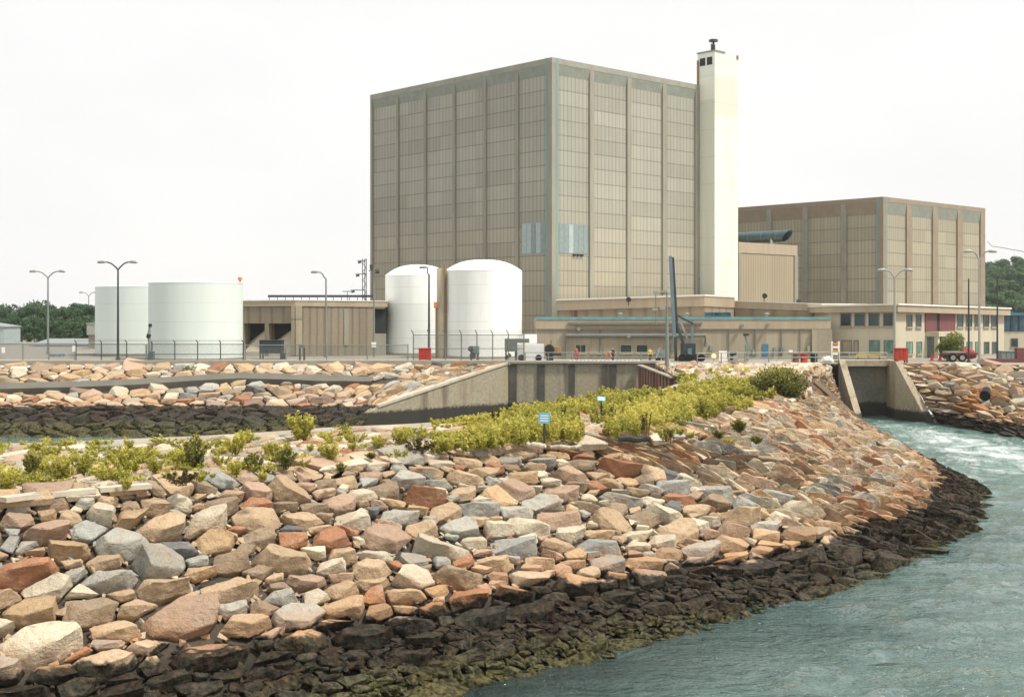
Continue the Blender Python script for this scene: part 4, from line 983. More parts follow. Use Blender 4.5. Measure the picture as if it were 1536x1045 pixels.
# lattice antenna mast on that roof
lm = thing('antenna_mast', 'thin lattice antenna mast with side arms left of the reactor building', 'mast', (px(547, 186), 186, zt[0]))
x0, r_ = px(547, 186), 0.28; z0, z1 = zt[0], pz(388, 186)
mb = MB()
for sx, sy in ((-1, -1), (1, -1), (0, 1)): mb.cyl((x0 + sx * r_, 186 + sy * r_, z0), (x0 + sx * r_, 186 + sy * r_, z1), 0.06, n=5)
k = 0; zz = z0
while zz < z1 - 0.6:
    s_ = 1 if k % 2 else -1
    mb.cyl((x0 - s_ * r_, 186 - r_, zz), (x0 + s_ * r_, 186 - r_, zz + 0.6), 0.05, n=4); zz += 0.6; k += 1
mb.build('lattice', 'darkpole', lm)
mb = MB()
for y, xa, xb in ((391, 536, 547), (411, 533, 549), (435, 526, 547), (437, 514, 530)):
    z_ = pz(y, 186); mb.cyl((px(xa, 186), 186, z_), (px(xb, 186), 186, z_), 0.06, n=5)
    if y != 437: mb.cyl((px(xa + 1, 186), 186, z_ - 0.3), (px(xa + 6, 186), 186, z_ - 0.15), 0.16, n=6)
mb.build('antenna_arm', 'darkpole', lm)
mb = MB().cyl((px(521, 186), 186, zt[0]), (px(521, 186), 186, pz(437, 186)), 0.05, n=5); mb.build('stay', 'darkpole', lm)

# storage tanks
def tank(x, D, r, zs, za, mat, label, roof='tank', n=72):
    t = thing('storage_tank', label, 'tank', (px(x, D), D, G), 0, 'white storage tanks'); ROOTM[t.name] = None
    h = zs - G
    MB().lathe((0, 0), [(r, 0.0), (r, h), ], n).build('shell', mat, t, True)
    prof = [(r * k, h + (za - zs) * (1 - k ** 2.7)) for k in (0.97, 0.92, 0.84, 0.72, 0.58, 0.42, 0.25, 0.1, 0.004)] if za - zs > 0.5 else [(r * 0.98, h + 0.02), (0.02, h + (za - zs))]
    prof = [(r + 0.02, h - 0.10), (r + 0.02, h + 0.006)] + prof
    MB().lathe((0, 0), prof, n).build('roof', roof, t, True)
    MB().lathe((0, 0), [(r + 0.25, 0.0), (r + 0.25, 0.3), (r + 0.01, 0.32)], n).build('base_ring', 'coping', t)
    return t
tank(294, 165, 69 / F * 165, pz(423.5, 160), pz(420.5, 165), 'tank_g', 'largest wide flat-topped white tank, left of the low brown building', 'tank_g')
tank(217, 182, 71 / F * 182, pz(429.5, 176), pz(427, 182), 'tank_g', 'wide flat-topped white tank partly hidden behind the larger one at far left', 'tank_g')
tD = tank(725, 172, 58 / F * 172, pz(405, 168), pz(389.5, 172), 'tank', 'taller domed white tank on the right of the pair before the big building')
tC = tank(627, 186, 49 / F * 186, pz(412, 182), pz(397, 186), 'tank_l', 'narrower domed white tank with greyed lower band on the left of the domed pair')
b_ = tag(MB().cyl((px(355, 162), 164, pz(422, 162)), (px(355, 162), 164, pz(419.3, 162)), 0.12, n=8).cyl((px(355, 162), 164, pz(419.3, 162)), (px(355, 162), 164, pz(415, 162)), 0.3, 0.24, n=12).build('beacon_lamp', 'orange'), 'small orange beacon on the rim of the largest left tank', 'beacon')
rp_ = thing('pipe_riser', 'rusty ochre pipe riser with ladder standing between the two domed tanks', 'pipe', (px(662, 171), 171, G))
MB().box(px(655, 170), px(667, 170), 170, 170.5, G, pz(402, 170)).build('cover_plate', 'ochre', rp_)
MB().cyl((px(667.5, 169.8), 169.8, G), (px(667.5, 169.8), 169.8, pz(398, 169.8)), 0.15).cyl((px(654.5, 169.8), 169.8, G), (px(654.5, 169.8), 169.8, pz(453, 169.8)), 0.13).build('riser', 'rust', rp_)
MB().box(px(651, 169.7), px(656, 169.7), 169.4, 169.9, pz(462, 170), pz(453, 170)).build('valve_box', 'orange', rp_)
lad = MB()
for x in (666.2, 669.8): lad.cyl((px(x, 169.4), 169.4, G + 6), (px(x, 169.4), 169.4, pz(396, 169.4)), 0.035, n=5)
for z_ in np.arange(G + 6.2, pz(398, 169.4), 0.45): lad.cyl((px(666.2, 169.4), 169.4, z_), (px(669.8, 169.4), 169.4, z_), 0.025, n=4)
lad.build('ladder', 'rust', rp_)
#PART4
# ------------------------------------------------------------------ sea walls and the outfall
WALLY = 152.0
xa, xb = px(765, WALLY), px(985, WALLY)
iw = thing('intake_wall', 'stained concrete intake wall with dark vertical slots behind the green thicket', 'wall', (xa, WALLY, 0))
MB().box(xa, xb + 1.2, WALLY, WALLY + 2.2, -3, G + 0.02).build('wall_face', 'wall', iw)
for x0, x1 in ((764, 775), (806, 817), (853, 862), (903, 910), (914, 924)):
    MB().box(px(x0, WALLY), px(x1, WALLY), WALLY - 0.25, WALLY - 0.003, -3, G - 0.15).build('dark_slot', 'slot', iw)
MB().box(xa - 0.1, xb + 1.25, WALLY - 0.4, WALLY + 2.3, G + 0.025, G + 0.28).build('coping', 'coping', iw)
bd = MB()
for x in range(856, 960, 6): bd.obox((px(x, WALLY), WALLY - 0.2), (1, 0), 0.17, 0.12, G + 0.284, G + 0.42)
bd.build('coping_block', 'white', iw)
ww = thing('wing_wall', 'sloping concrete wing wall running down from the intake wall to the canal', 'wall', (xa, WALLY, 0))
p0, p1, p2 = Vector((xa - 0.05, WALLY)), Vector((px(567, 138.5), 138.5)), Vector((px(505, 134), 134.0))
def sloped_wall(a, b, za, zb, th, parent, mat, name='wall_face', zlow=-4):
    d = (b - a).normalized(); n = Vector((-d.y, d.x)) * th
    P = [a, b, b + n, a + n]; return MB().prism([tuple(p) for p in P] if (b - a).cross(n) > 0 else [tuple(p) for p in P[::-1]], zlow, [za, zb, zb, za] if (b - a).cross(n) > 0 else [za, zb, zb, za][::-1]).build(name, mat, parent)
sloped_wall(p0, p1, G, pz(611, 138.5), -0.9, ww, 'wall')
sloped_wall(p1, p2, pz(611, 138.5) - 0.01, 0.3, -0.9, ww, 'wall', 'toe_wall')
d = (p1 - p0).normalized(); n_ = Vector((d.y, -d.x))
cp = MB(); q = [p0 - n_ * 0.12, p1 - n_ * 0.12, p1 + n_ * 1.05, p0 + n_ * 1.05]
zs = [G + 0.003, pz(611, 138.5) + 0.003, pz(611, 138.5) + 0.003, G + 0.003]
cp.add([(q[i].x, q[i].y, zs[i]) for i in range(4)] + [(q[i].x, q[i].y, zs[i] + 0.28) for i in range(4)], [[3, 2, 1, 0], [4, 5, 6, 7], [0, 1, 5, 4], [1, 2, 6, 5], [2, 3, 7, 6], [3, 0, 4, 7]])
cp.build('sloping_coping', 'drift', ww)
sp = thing('sheet_pile_wall', 'rust-red sheet pile return wall at the right end of the intake', 'wall', (xb, 145, 0))
s_ = MB(); y0_, y1_ = 128.0, 151.6; k = 22
def spx(y): return np.interp(y, [128, 151.6], [px(1012, 128), px(962, 151.6)])
for i in range(k):
    a = y0_ + (y1_ - y0_) * i / k; b2 = y0_ + (y1_ - y0_) * (i + 1) / k; off = 0.35 if i % 2 else 0.0
    za = np.interp((a + b2) / 2, [128, 151.6], [6.05, 6.35])
    s_.prism([(spx(a) - off, a + 0.004), (spx(a) - off + 0.5, a + 0.004), (spx(b2) - off + 0.5, b2), (spx(b2) - off, b2)], -3, za)
s_.build('sheet_pile', 'sheet', sp)
MB().prism([(spx(128) - 0.5, 128), (spx(128) + 0.15, 128), (spx(151.6) + 0.15, 151.6), (spx(151.6) - 0.5, 151.6)], [6.06, 6.06, 6.36, 6.36], [6.2, 6.2, 6.5, 6.5]).build('cap_beam', 'coping', sp)
# shore curb on the left
tag(MB().box(-160, xa - 0.12, 151.7, 153.6, G - 0.2, G + 0.34).build('shore_curb', 'coping'), 'long low grey concrete curb topping the far canal bank', 'curb')
# outfall
ofl = thing('outfall_headwall', 'dark concrete outfall with sloping side walls where the water pours out', 'outfall', (42.4, 156, 0))
MB().box(38.9, 46.1, 156.5, 158.6, -4, G - 0.45).build('back_wall', 'headwall', ofl)
MB().box(38.2, 46.6, 155.2, 158.7, G - 0.44, G + 0.25).build('lintel', 'cheek', ofl)
def cheek(pts_top, th, name):
    """wall standing on the plan line pts_top[i][:2] with its own top heights"""
    m_ = MB(); k = len(pts_top)
    vs = [(p[0] + dx, p[1], z) for p in pts_top for dx in (0, th) for z in (-4, p[2])]
    fs = []
    for i in range(k - 1):
        a = i * 4; b = a + 4
        fs += [[a, b, b + 1, a + 1], [a + 3, b + 3, b + 2, a + 2], [a + 1, b + 1, b + 3, a + 3]]
    fs += [[0, 1, 3, 2], [(k - 1) * 4 + 2, (k - 1) * 4 + 3, (k - 1) * 4 + 1, (k - 1) * 4]]
    m_.add(vs, fs).build(name, 'cheek', ofl)
cheek([(px(1262, 157), 158.6, G + 0.3), (px(1259, 152), 152.0, G + 0.3), (px(1286, 144), 144.0, 0.25), (px(1287, 143), 143.0, -0.4)], 0.75, 'cheek_wall')
cheek([(45.6, 158.6, G + 0.3), (px(1343, 152), 152.0, G + 0.2), (px(1389, 147), 147.0, 0.5), (px(1394, 146), 146.0, -0.4)], 0.8, 'cheek_wall')
bmr = thing('timber_beam', 'long weathered timber beam running down the rocks left of the outfall', 'beam', gp(1210, 580, 6.4) + (6.4,))
A, B = Vector((*gp(1206, 572, 6.9), 6.9)), Vector((*gp(1262, 622, 2.6), 2.9)); d = (B - A).normalized(); sd = d.cross(Vector((0, 0, 1))).normalized(); up = sd.cross(d)
def beam(mb, A, B, w, h):
    d = (B - A).normalized(); sd = d.cross(Vector((0, 0, 1))).normalized(); up = sd.cross(d)
    vs = [P + sd * sx * w + up * sz * h for P in (A, B) for sx, sz in ((-1, -1), (1, -1), (1, 1), (-1, 1))]
    return mb.add(vs, [[3, 2, 1, 0], [4, 5, 6, 7], [0, 1, 5, 4], [1, 2, 6, 5], [2, 3, 7, 6], [3, 0, 4, 7]])
beam(MB(), A, B, 0.22, 0.25).build('plank', 'timber', bmr); beam(MB(), A + sd * 0.75 + up * 0.1, B + sd * 0.7 + up * 0.1, 0.14, 0.2).build('plank', 'timber', bmr)
dp = Vector((*gp(1478, 592, 4.0), 4.0))
dpt = thing('drain_pipe', 'black drain pipe poking from the rusty stones right of the outfall', 'pipe', tuple(dp))
MB().cyl(dp + Vector((0.5, 1.0, 0.4)), dp + Vector((-0.4, -1.0, 0.0)), 0.42, 0.48, 16).cyl(dp + Vector((-0.4, -1.0, 0.0)), dp + Vector((-0.5, -1.25, -0.05)), 0.55, 0.55, 16).build('pipe_barrel', 'rubber', dpt)

# ------------------------------------------------------------------ lamp posts and poles
def lamp_post(x, D, ytop, arms, label, mat='pole', span=1.9, ybase=None, group='lamp posts'):
    """arms: sides with a lamp, -1 left, 1 right"""
    X = px(x, D); zt = pz(ytop, D); t = thing('lamp_post', label, 'lamp post', (X, D, G), 0, group); ROOTM[t.name] = None; h = zt - G
    MB().cyl((0, 0, 0), (0, 0, h - 1.0), 0.17, 0.10, 10).cyl((0, 0, 0.001), (0, 0, 0.4), 0.3, 0.28, 10).build('pole', mat, t, True)
    for s in arms:
        MB().tube([(0, 0, h - 1.05), (s * 0.25, 0, h - 0.75), (s * span * 0.5, -0.1, h - 0.3), (s * span * 0.8, -0.15, h - 0.12), (s * span, -0.2, h - 0.08)], [0.10, 0.10, 0.09, 0.09, 0.08], 6).build('arm', mat, t, True)
        MB().tube([(s * (span - 0.1), -0.2, h - 0.10), (s * (span + 0.2), -0.22, h - 0.06), (s * (span + 0.8), -0.25, h - 0.1), (s * (span + 1.0), -0.26, h - 0.16)], [0.09, 0.20, 0.20, 0.08], 8).build('lamp_head', 'lamp', t, True)
    return t
lamp_post(72, 186, 406, (-1, 1), 'tall twin-armed lamp post at far left in front of the trees', 'pole', 1.6)
lamp_post(177, 160.5, 392, (-1, 1), 'tall twin-armed lamp post in front of the left white tanks', 'darkpole', 1.5)
lamp_post(133, 330, 438, (-1, 1), 'small distant twin-armed lamp post just left of the white tanks', 'pole', 1.4)
lamp_post(52, 330, 452, (), 'thin pale pole without lamps before the trees at far left', 'pole')
lamp_post(87, 340, 487, (-1, 1), 'low faint lamp post among the trees at far left', 'pole', 1.2)
lamp_post(489, 173, 407, (-1,), 'single-armed lamp post in front of the low brown building', 'pole', 1.0)
lamp_post(643.5, 164, 400, (-1,), 'single-armed dark lamp post in front of the narrower domed tank', 'darkpole', 0.25)
lamp_post(1342, 159, 404, (-1, 1), 'twin-armed lamp post standing before the office corner and turbine hall', 'lamp', 1.2)
lamp_post(1469, 155, 376, (-1, 1), 'tallest twin-armed lamp post at far right beside the red trailer', 'lamp', 1.0)
cpz = thing('camera_pole', 'grey pole with cameras and a white box in front of the low brown building', 'pole', (px(561, 175), 175, G)); ROOTM[cpz.name] = None; hh = pz(396, 175) - G
MB().cyl((0, 0, 0), (0, 0, hh - 0.4), 0.14, 0.10, 8).build('pole', 'pole', cpz, True)
MB().cyl((-0.7, 0, hh - 0.9), (0.7, 0, hh - 0.7), 0.06, n=6).box(-0.55, -0.15, -0.25, 0.2, hh - 0.7, hh - 0.1).box(0.2, 0.75, -0.3, 0.2, hh - 1.3, hh - 0.9).build('camera', 'darkpole', cpz)
MB().box(-0.3, 0.3, -0.35, -0.15, 1.3, 2.0).build('white_box', 'white', cpz)
for x, y, nm in ((1453, 418, 'thin dark pole in front of the turbine hall right of the office entrance'), (1496, 420, 'thin dark pole at far right in front of the wooded hill')):
    D = 156; t = thing('dark_pole', nm, 'pole', (px(x, D), D, G), 0, 'dark poles'); ROOTM[t.name] = None
    MB().cyl((0, 0, 0), (0, 0, pz(y, D) - G), 0.13, 0.09, 8).build('shaft', 'darkpole', t, True); MB().cyl((0, 0, 0.001), (0, 0, 0.25), 0.24, n=8).build('foot', 'darkpole', t)
fl = thing('floodlight_mast', 'pale green mast with floodlights rising beside the crane at the berm head', 'mast', (px(1000.5, 138), 138, 6.3)); ROOTM[fl.name] = None
h = pz(437, 138) - 6.3
MB().cyl((0, 0, -1.0), (0, 0, h - 2.6), 0.26, 0.15, 10).cyl((0, 0, h - 2.6), (0, 0, h), 0.08, n=8).build('pole', 'pole', fl, True)
MB().cyl((-1.2, 0, h - 0.2), (0.3, 0, h - 0.2), 0.05, n=6).cyl((-1.3, 0, h - 1.7), (0.3, 0, h - 1.7), 0.05, n=6).cyl((-1.2, 0, h - 3.6), (-1.2, 0, h - 0.2), 0.04, n=6).build('crossbar', 'conduit', fl)
for x_, z_ in ((-1.2, h - 0.1), (-0.3, h), (-1.3, h - 1.9), (-0.5, h - 1.8)): MB().box(x_ - 0.28, x_ + 0.28, -0.2, 0.1, z_ - 0.15, z_ + 0.12).build('floodlight', 'lamp', fl)
# crane
cn = thing('crane', 'blue-grey crane with its boom raised nearly upright before the service building', 'crane', (px(1022, 160), 160, G))
Dc = 160.0
def cp_(x, y, D=Dc): return Vector((px(x, D), D, pz(y, D)))
beam(MB(), cp_(1012, 512), cp_(1005.5, 384), 0.16, 0.2).build('boom', 'crane', cn); beam(MB(), cp_(1015.2, 500) + Vector((0, 0.12, 0)), cp_(1008.6, 386) + Vector((0, 0.12, 0)), 0.10, 0.22).build('boom_edge', 'crane_d', cn)
beam(MB(), cp_(1014, 543), cp_(1013, 505), 0.17, 0.17).build('inner_boom', 'darkpole', cn)
beam(MB(), cp_(1018, 474) + Vector((0, .6, 0)), cp_(1037, 520) + Vector((0, .6, 0)), 0.13, 0.13).build('luffing_ram', 'lamp', cn); beam(MB(), cp_(1016, 490), cp_(1026, 518), 0.16, 0.16).build('luffing_ram', 'crane_d', cn)
beam(MB(), cp_(1039, 520) + Vector((0, .3, 0)), cp_(1038.5, 480) + Vector((0, .3, 0)), 0.14, 0.14).build('gantry_post', 'crane', cn); beam(MB(), cp_(1016, 473), cp_(1040, 486), 0.1, 0.1).build('pendant', 'crane_d', cn)
MB().box(px(1023, Dc), px(1042, Dc), Dc - 0.9, Dc + 1.4, pz(540, Dc), pz(515, Dc)).build('cab', 'crane_d', cn)
MB().box(px(1030, Dc), px(1036, Dc), Dc - 0.96, Dc - 0.91, pz(533, Dc), pz(522, Dc)).build('cab_window', 'crane', cn)
MB().box(px(1018, Dc), px(1052, Dc), Dc - 1.3, Dc + 1.6, G + 0.4, pz(540.5, Dc)).build('carriage', 'darkpole', cn)
for x in (1021, 1031, 1041, 1050): MB().cyl((px(x, Dc), Dc - 1.5, G + 0.45), (px(x, Dc), Dc - 1.15, G + 0.45), 0.45, n=16).build('wheel', 'rubber', cn)

# ------------------------------------------------------------------ fences and railings
def fence(name, label, pts, h, step, mat, wire, top=0.0, arm=0.0, rails=(1.0,), pr=0.07, group=None):
    t = thing(name, label, 'fence', (pts[0][0], pts[0][1], G), 0, group)
    for i in range(len(pts) - 1):
        a, b = Vector(pts[i]), Vector(pts[i + 1]); L = (b - a).length; k = max(1, round(L / step))
        for j in range(k + (1 if i == len(pts) - 2 else 0)):
            p = a.lerp(b, j / k); m_ = MB().cyl((p.x, p.y, G), (p.x, p.y, G + h + top), pr, n=6)
            if arm: m_.cyl((p.x, p.y, G + h + top), (p.x - arm * 0.5, p.y - arm, G + h + top + arm), pr * 0.8, n=5)
            m_.build('post', mat, t)
        r = MB()
        for q in rails: r.cyl((a.x, a.y, G + h * q), (b.x, b.y, G + h * q), 0.045, n=5)
        if arm:
            for q in (0.4, 0.9): r.cyl((a.x - arm * 0.5 * q, a.y - arm * q, G + h + top + arm * q), (b.x - arm * 0.5 * q, b.y - arm * q, G + h + top + arm * q), 0.018, n=4)
        r.build('rail', mat, t)
        if wire: MB().add([(a.x, a.y + 0.05, G + 0.36), (b.x, b.y + 0.05, G + 0.36), (b.x, b.y + 0.05, G + h), (a.x, a.y + 0.05, G + h)], [[0, 1, 2, 3]]).build('wire_mesh', wire, t)
    return t
fence('chain_link_fence', 'grey slatted chain-link fence along the far bank at the left edge', [(px(-120, 156), 156.0), (px(112, 156), 156.0)], 2.25, 2.9, 'pole', 'wire_d', 0.05, 0, (1.0,))
fence('chain_link_fence', 'open chain-link fence with tall posts in front of the left white tanks', [(px(114, 155), 155.0), (px(228, 155), 155.0), (px(365, 155), 155.0)], 2.2, 3.1, 'darkpole', 'wire', 0.25, 0.25, (1.0, 0.45))
fence('chain_link_fence', 'chain-link fence in front of the low brown building', [(px(368, 155.5), 155.5), (px(612, 155.5), 155.5)], 2.1, 4.4, 'pole', 'wire', 0.1, 0, (1.0,))
fence('barbed_fence', 'tall barbed security fence in front of the domed tanks', [(px(620, 156), 156.0), (px(692, 156), 156.0), (px(786, 156), 156.0)], 3.3, 2.0, 'conduit', 'wire', 0.15, 0.45, (1.0, 0.5))
fence('railing', 'pale railing along the top of the intake wall', [(px(788, 153.5), 153.5), (px(996, 153.5), 153.5)], 1.25, 2.6, 'pole', None, 0, 0, (1.0, 0.55))
fence('railing', 'pale railing between the crane and the outfall', [(px(1046, 150), 150.0), (px(1258, 153), 153.0)], 1.3, 2.7, 'pole', None, 0, 0, (1.0, 0.55))
fence('yard_railing', 'low railing over the outfall lintel', [(39.0, 158.0), (46.0, 158.0)], 1.1, 2.3, 'galv', None, 0, 0, (1.0, 0.5))
for x, y, nm in ((5, 525, 'small white notice on the slatted fence at the left edge'), (111, 523, 'small white notice at the end of the slatted fence near the tanks')):
    z_ = pz(y, 155.8); X = px(x, 155.8); tag(MB().box(X - 0.2, X + 0.2, 155.78, 155.82, z_ - 0.35, z_ + 0.35).build('notice', 'white'), nm, 'sign', 'fence notices')
# ------------------------------------------------------------------ things about the yard
def bx(name, label, cat, x0, x1, y0, y1, D, dep, mat, lid=None, legs=False, group=None, base=G):
    """a box-like unit with a body, a lid and feet, from its photo rectangle"""
    t = thing(name, label, cat, (px((x0 + x1) / 2, D), D + dep / 2, base), 0, group); X0, X1 = px(x0, D), px(x1, D); z0, z1 = max(base, pz(y1, D)), pz(y0, D)
    b = 0.12 if not legs else 0.35
    MB().box(X0, X1, D, D + dep, z0 + b, z1 - 0.09).build('body', mat, t)
    MB().box(X0 - 0.07, X1 + 0.07, D - 0.07, D + dep + 0.07, z1 - 0.088, z1).build('lid', lid or mat, t)
    f = MB()
    for a in (X0 + 0.1, X1 - 0.1):
        for c in (D + 0.1, D + dep - 0.1): f.box(a - 0.08, a + 0.08, c - 0.08, c + 0.08, z0 - (z0 - base), z0 + b - 0.003)
    f.build('foot', 'darkpole', t)
    g = MB()
    for k in (0.33, 0.66): g.box(X0 + (X1 - X0) * k - 0.03, X0 + (X1 - X0) * k + 0.03, D - 0.05, D - 0.003, z0 + b + 0.1, z1 - 0.2)
    g.build('rib', mat, t)
    return t
bx('locker', 'bright red steel locker on the curb below the domed tanks', 'locker', 628, 646, 522, 541, 154.2, 1.2, 'red')
bx('locker', 'bright red steel locker at the top of the right outfall side wall', 'locker', 1345, 1362, 522, 542, 153, 1.1, 'red')
t = bx('dumpster', 'dark navy dumpster in front of the hooded openings', 'dumpster', 389, 422, 510, 534, 166, 2.0, 'navy', 'navy', True)
MB().box(px(420, 165.5), px(427, 165.5), 165.5, 166.5, G, G + 0.8).build('side_step', 'navy', t)
bx('meter_cabinet', 'pale green cabinet on the fence line before the low brown building', 'cabinet', 448, 457, 516, 526, 160, 0.6, 'pole', None, True)
v = thing('valve_station', 'pale green valve station behind the barbed fence', 'valve', (px(710, 158), 158, G))
MB().box(px(706, 158), px(719, 158), 158, 158.6, pz(532, 158), pz(519, 158)).build('panel', 'louvre_b', v); MB().cyl((px(707, 157.8), 157.8, G), (px(707, 157.8), 157.8, pz(521, 158)), 0.12).cyl((px(717, 157.8), 157.8, G), (px(717, 157.8), 157.8, pz(530, 158)), 0.1).build('pipe', 'darkpole', v)
MB().cyl((px(706, 157.5), 157.4, pz(523, 158)), (px(706, 157.5), 157.7, pz(523, 158)), 0.35, n=14).cyl((px(709, 157.5), 157.4, pz(533, 158)), (px(709, 157.5), 157.7, pz(533, 158)), 0.4, n=14).build('handwheel', 'darkpole', v)
pm = thing('pump_unit', 'dark green pump unit with upright exhaust before the gap of the left tanks', 'pump', (px(224, 154.5), 154.5, G))
MB().tube([(px(225, 154.5), 154.5, G + 0.3), (px(224.5, 154.5), 154.5, pz(512, 154.5)), (px(223, 154.5), 154.5, pz(503, 154.5)), (px(224.5, 154.5), 154.5, pz(490, 154.5))], [0.22, 0.2, 0.2, 0.12], 8).build('standpipe', 'pole', pm)
MB().cyl((px(225, 154.5), 154.5, pz(490, 154.5)), (px(225.5, 154.5), 154.5, pz(485.5, 154.5)), 0.22, 0.2).cyl((px(222.5, 154.5), 154.5, pz(507, 154.5)), (px(223.5, 154.5), 154.5, pz(501, 154.5)), 0.26).build('lamp_head', 'dark', pm)
MB().box(px(224, 154), px(229.5, 154), 154, 154.8, G + 0.35, pz(527, 154)).build('engine_box', 'duct', pm)
MB().tube([(px(216, 154), 154.2, G + 0.1), (px(218.5, 154), 154.2, G + 0.5), (px(222, 154), 154.2, G + 0.4)], 0.09).tube([(px(219, 154), 154.2, G + 0.4), (px(219, 154), 154.2, pz(516, 154))], 0.12).build('hose', 'pole', pm)
# left background sheds
sd = thing('metal_shed', 'low shed with bright sheet roof behind the slatted fence', 'shed', (px(88, 230), 236, G)); X0, X1 = px(50, 230), px(128, 230)
MB().box(X0, X1, 230, 240, G, pz(517, 230)).build('wall', 'parapet', sd)
z0, z1 = pz(517, 230), pz(507.5, 235)
MB().add([(X0 - 0.6, 229.4, z0), (X1 + 0.6, 229.4, z0), (X1 - 1.0, 235, z1), (X0 + 1.0, 235, z1), (X1 + 0.6, 241, z0), (X0 - 0.6, 241, z0), (X0 - 0.6, 229.4, z0 - 0.2), (X1 + 0.6, 229.4, z0 - 0.2)], [[0, 1, 2, 3], [3, 2, 4, 5], [0, 3, 5], [1, 4, 2], [6, 7, 1, 0]]).build('roof', 'galv', sd)
MB().box(px(79, 229.9), px(91, 229.9), 229.8, 229.99, G, pz(519, 230)).build('door', 'maroon', sd)
tk = bx('skip_bin', 'dark blue skip in front of the low shed', 'skip', 73, 91, 531, 541, 176, 1.6, 'bluepaint')
bh = thing('box_house', 'small pale box house on dark legs against the far left tank', 'hut', (px(138, 215), 215, G)); X0, X1 = px(130, 215), px(150, 215)
MB().box(X0, X1, 215, 220, pz(502, 215), pz(486, 215)).build('wall', 'lamp', bh); MB().box(X0 - 0.1, X1 + 0.1, 214.9, 220.1, pz(485.95, 215), pz(484, 215)).build('roof', 'galv', bh)
MB().box(X0 + 0.2, X1 - 0.2, 215.3, 219.6, G, pz(502.05, 215)).build('undercroft', 'pil', bh)
wb = thing('white_shed', 'pale shed cut by the left edge of the picture', 'shed', (px(-8, 240), 240, G)); X0, X1 = px(-40, 240), px(6, 240)
MB().box(X0, X1, 240, 248, G, pz(491, 240)).build('wall', 'louvre_a', wb)
MB().prism([(X0 - 0.2, 239.8), (X1 + 0.2, 239.8), (X1 + 0.2, 248.2), (X0 - 0.2, 248.2)], pz(490.9, 240), [pz(482, 240), pz(489.5, 240), pz(489.5, 240), pz(482, 240)]).build('roof', 'galv', wb)
# vehicles and plant by the intake wall
vn = thing('box_truck', 'white box truck behind the railing right of the domed tanks', 'truck', (px(800, 160), 160, G)); D = 160
MB().box(px(776, D), px(816, D), D, D + 2.2, pz(541, D), pz(516.5, D)).build('box_body', 'white', vn)
MB().box(px(783, D), px(806, D), D + 2.5, D + 4.5, pz(516, D), pz(502, D)).build('tank_cover', 'white', vn)
for x in (782, 808): MB().cyl((px(x, D), D - 0.05, G + 0.4), (px(x, D), D + 0.25, G + 0.4), 0.4, n=16).build('wheel', 'rubber', vn)
MB().box(px(772, D), px(775.8, D), D + 0.2, D + 2.0, G + 0.5, pz(528, D)).build('cab', 'lamp', vn)
gb = thing('generator', 'dark grey generator raised on legs between the domed tank and the white truck', 'generator', (px(770, 157.5), 157.5, G)); D = 157.5
MB().box(px(757, D), px(776, D), D, D + 1.6, pz(527, D), pz(508, D)).box(px(776, D) + 0.01, px(794, D), D + 0.3, D + 1.4, pz(514, D), pz(508, D)).build('housing', 'conduit', gb)
lg = MB()
for x in (759, 774): lg.box(px(x, D) - 0.1, px(x, D) + 0.1, D + 0.2, D + 1.4, G, pz(527.1, D))
lg.build('leg', 'darkpole', gb); MB().cyl((px(758, D), D - 0.1, G + 0.4), (px(766, D), D - 0.1, G + 0.9), 0.2).build('exhaust', 'dark', gb)
wl2 = thing('winch', 'dark and rust winch beside the white truck', 'winch', (px(828, 158), 158, G)); D = 158
MB().cyl((px(824, D), D - 0.4, G + 1.5), (px(824, D), D + 1.2, G + 1.5), 0.6, n=16).build('drum', 'dark', wl2); MB().box(px(818, D), px(842, D), D - 0.1, D + 0.9, G + 0.7, G + 1.0).box(px(820, D), px(830, D), D - 0.2, D + 1.0, G, G + 0.68).build('frame', 'darkpole', wl2)
MB().box(px(830, D), px(843, D), D, D + 0.8, G + 1.02, G + 1.75).cyl((px(826, D), D, G + 1.8), (px(827, D), D, pz(510, D)), 0.1, n=6).build('motor', 'rust', wl2)
# instrument corner
D = 151.5
sb = thing('notice_board', 'blank white notice board on posts right of the crane', 'sign', (px(1090, D), D, G))
MB().box(px(1078.5, D), px(1090.5, D), D - 0.05, D + 0.05, pz(542, D), pz(526, D)).build('board', 'white', sb); MB().cyl((px(1080, D), D + 0.12, G), (px(1080, D), D + 0.12, pz(527, D)), 0.05, n=6).cyl((px(1089, D), D + 0.12, G), (px(1089, D), D + 0.12, pz(527, D)), 0.05, n=6).build('post', 'darkpole', sb)
pc = thing('control_panel', 'grey control panel with round gauges beside the white notice board', 'panel', (px(1100, D), D, G))
MB().box(px(1093, D), px(1107, D), D, D + 0.4, pz(548, D), pz(526.5, D)).build('cabinet', 'lamp', pc)
for x, y, r in ((1098, 531, 0.25), (1102.5, 530, 0.2), (1097.5, 538, 0.17), (1098, 545, 0.13)): MB().cyl((px(x, D), D - 0.04, pz(y, D)), (px(x, D), D - 0.003, pz(y, D)), r, n=14).build('gauge', 'dark', pc)
al = thing('warning_lamp', 'lit amber warning lamp on a short post left of the white notice board', 'lamp', (px(1071, D), D, G))
MB().cyl((px(1070.5, D), D, G), (px(1070.5, D), D, pz(537, D)), 0.05, n=6).build('post', 'lamp', al); MB().lathe((px(1070.8, D), D), [(0.05, pz(537, D)), (0.22, pz(536, D)), (0.27, pz(533, D)), (0.16, pz(531, D)), (0.03, pz(530.5, D))], 14).build('lens', 'amber', al, True)
cc_ = thing('camera_post', 'security camera on a green post before the tan service wall', 'camera', (px(1121, 160), 160, G)); D = 160
MB().cyl((px(1121, D), D, G), (px(1121, D), D, pz(520, D)), 0.14).box(px(1118, D), px(1125, D), D - 0.2, D + 0.3, pz(528, D), pz(517, D)).build('post', 'pole', cc_)
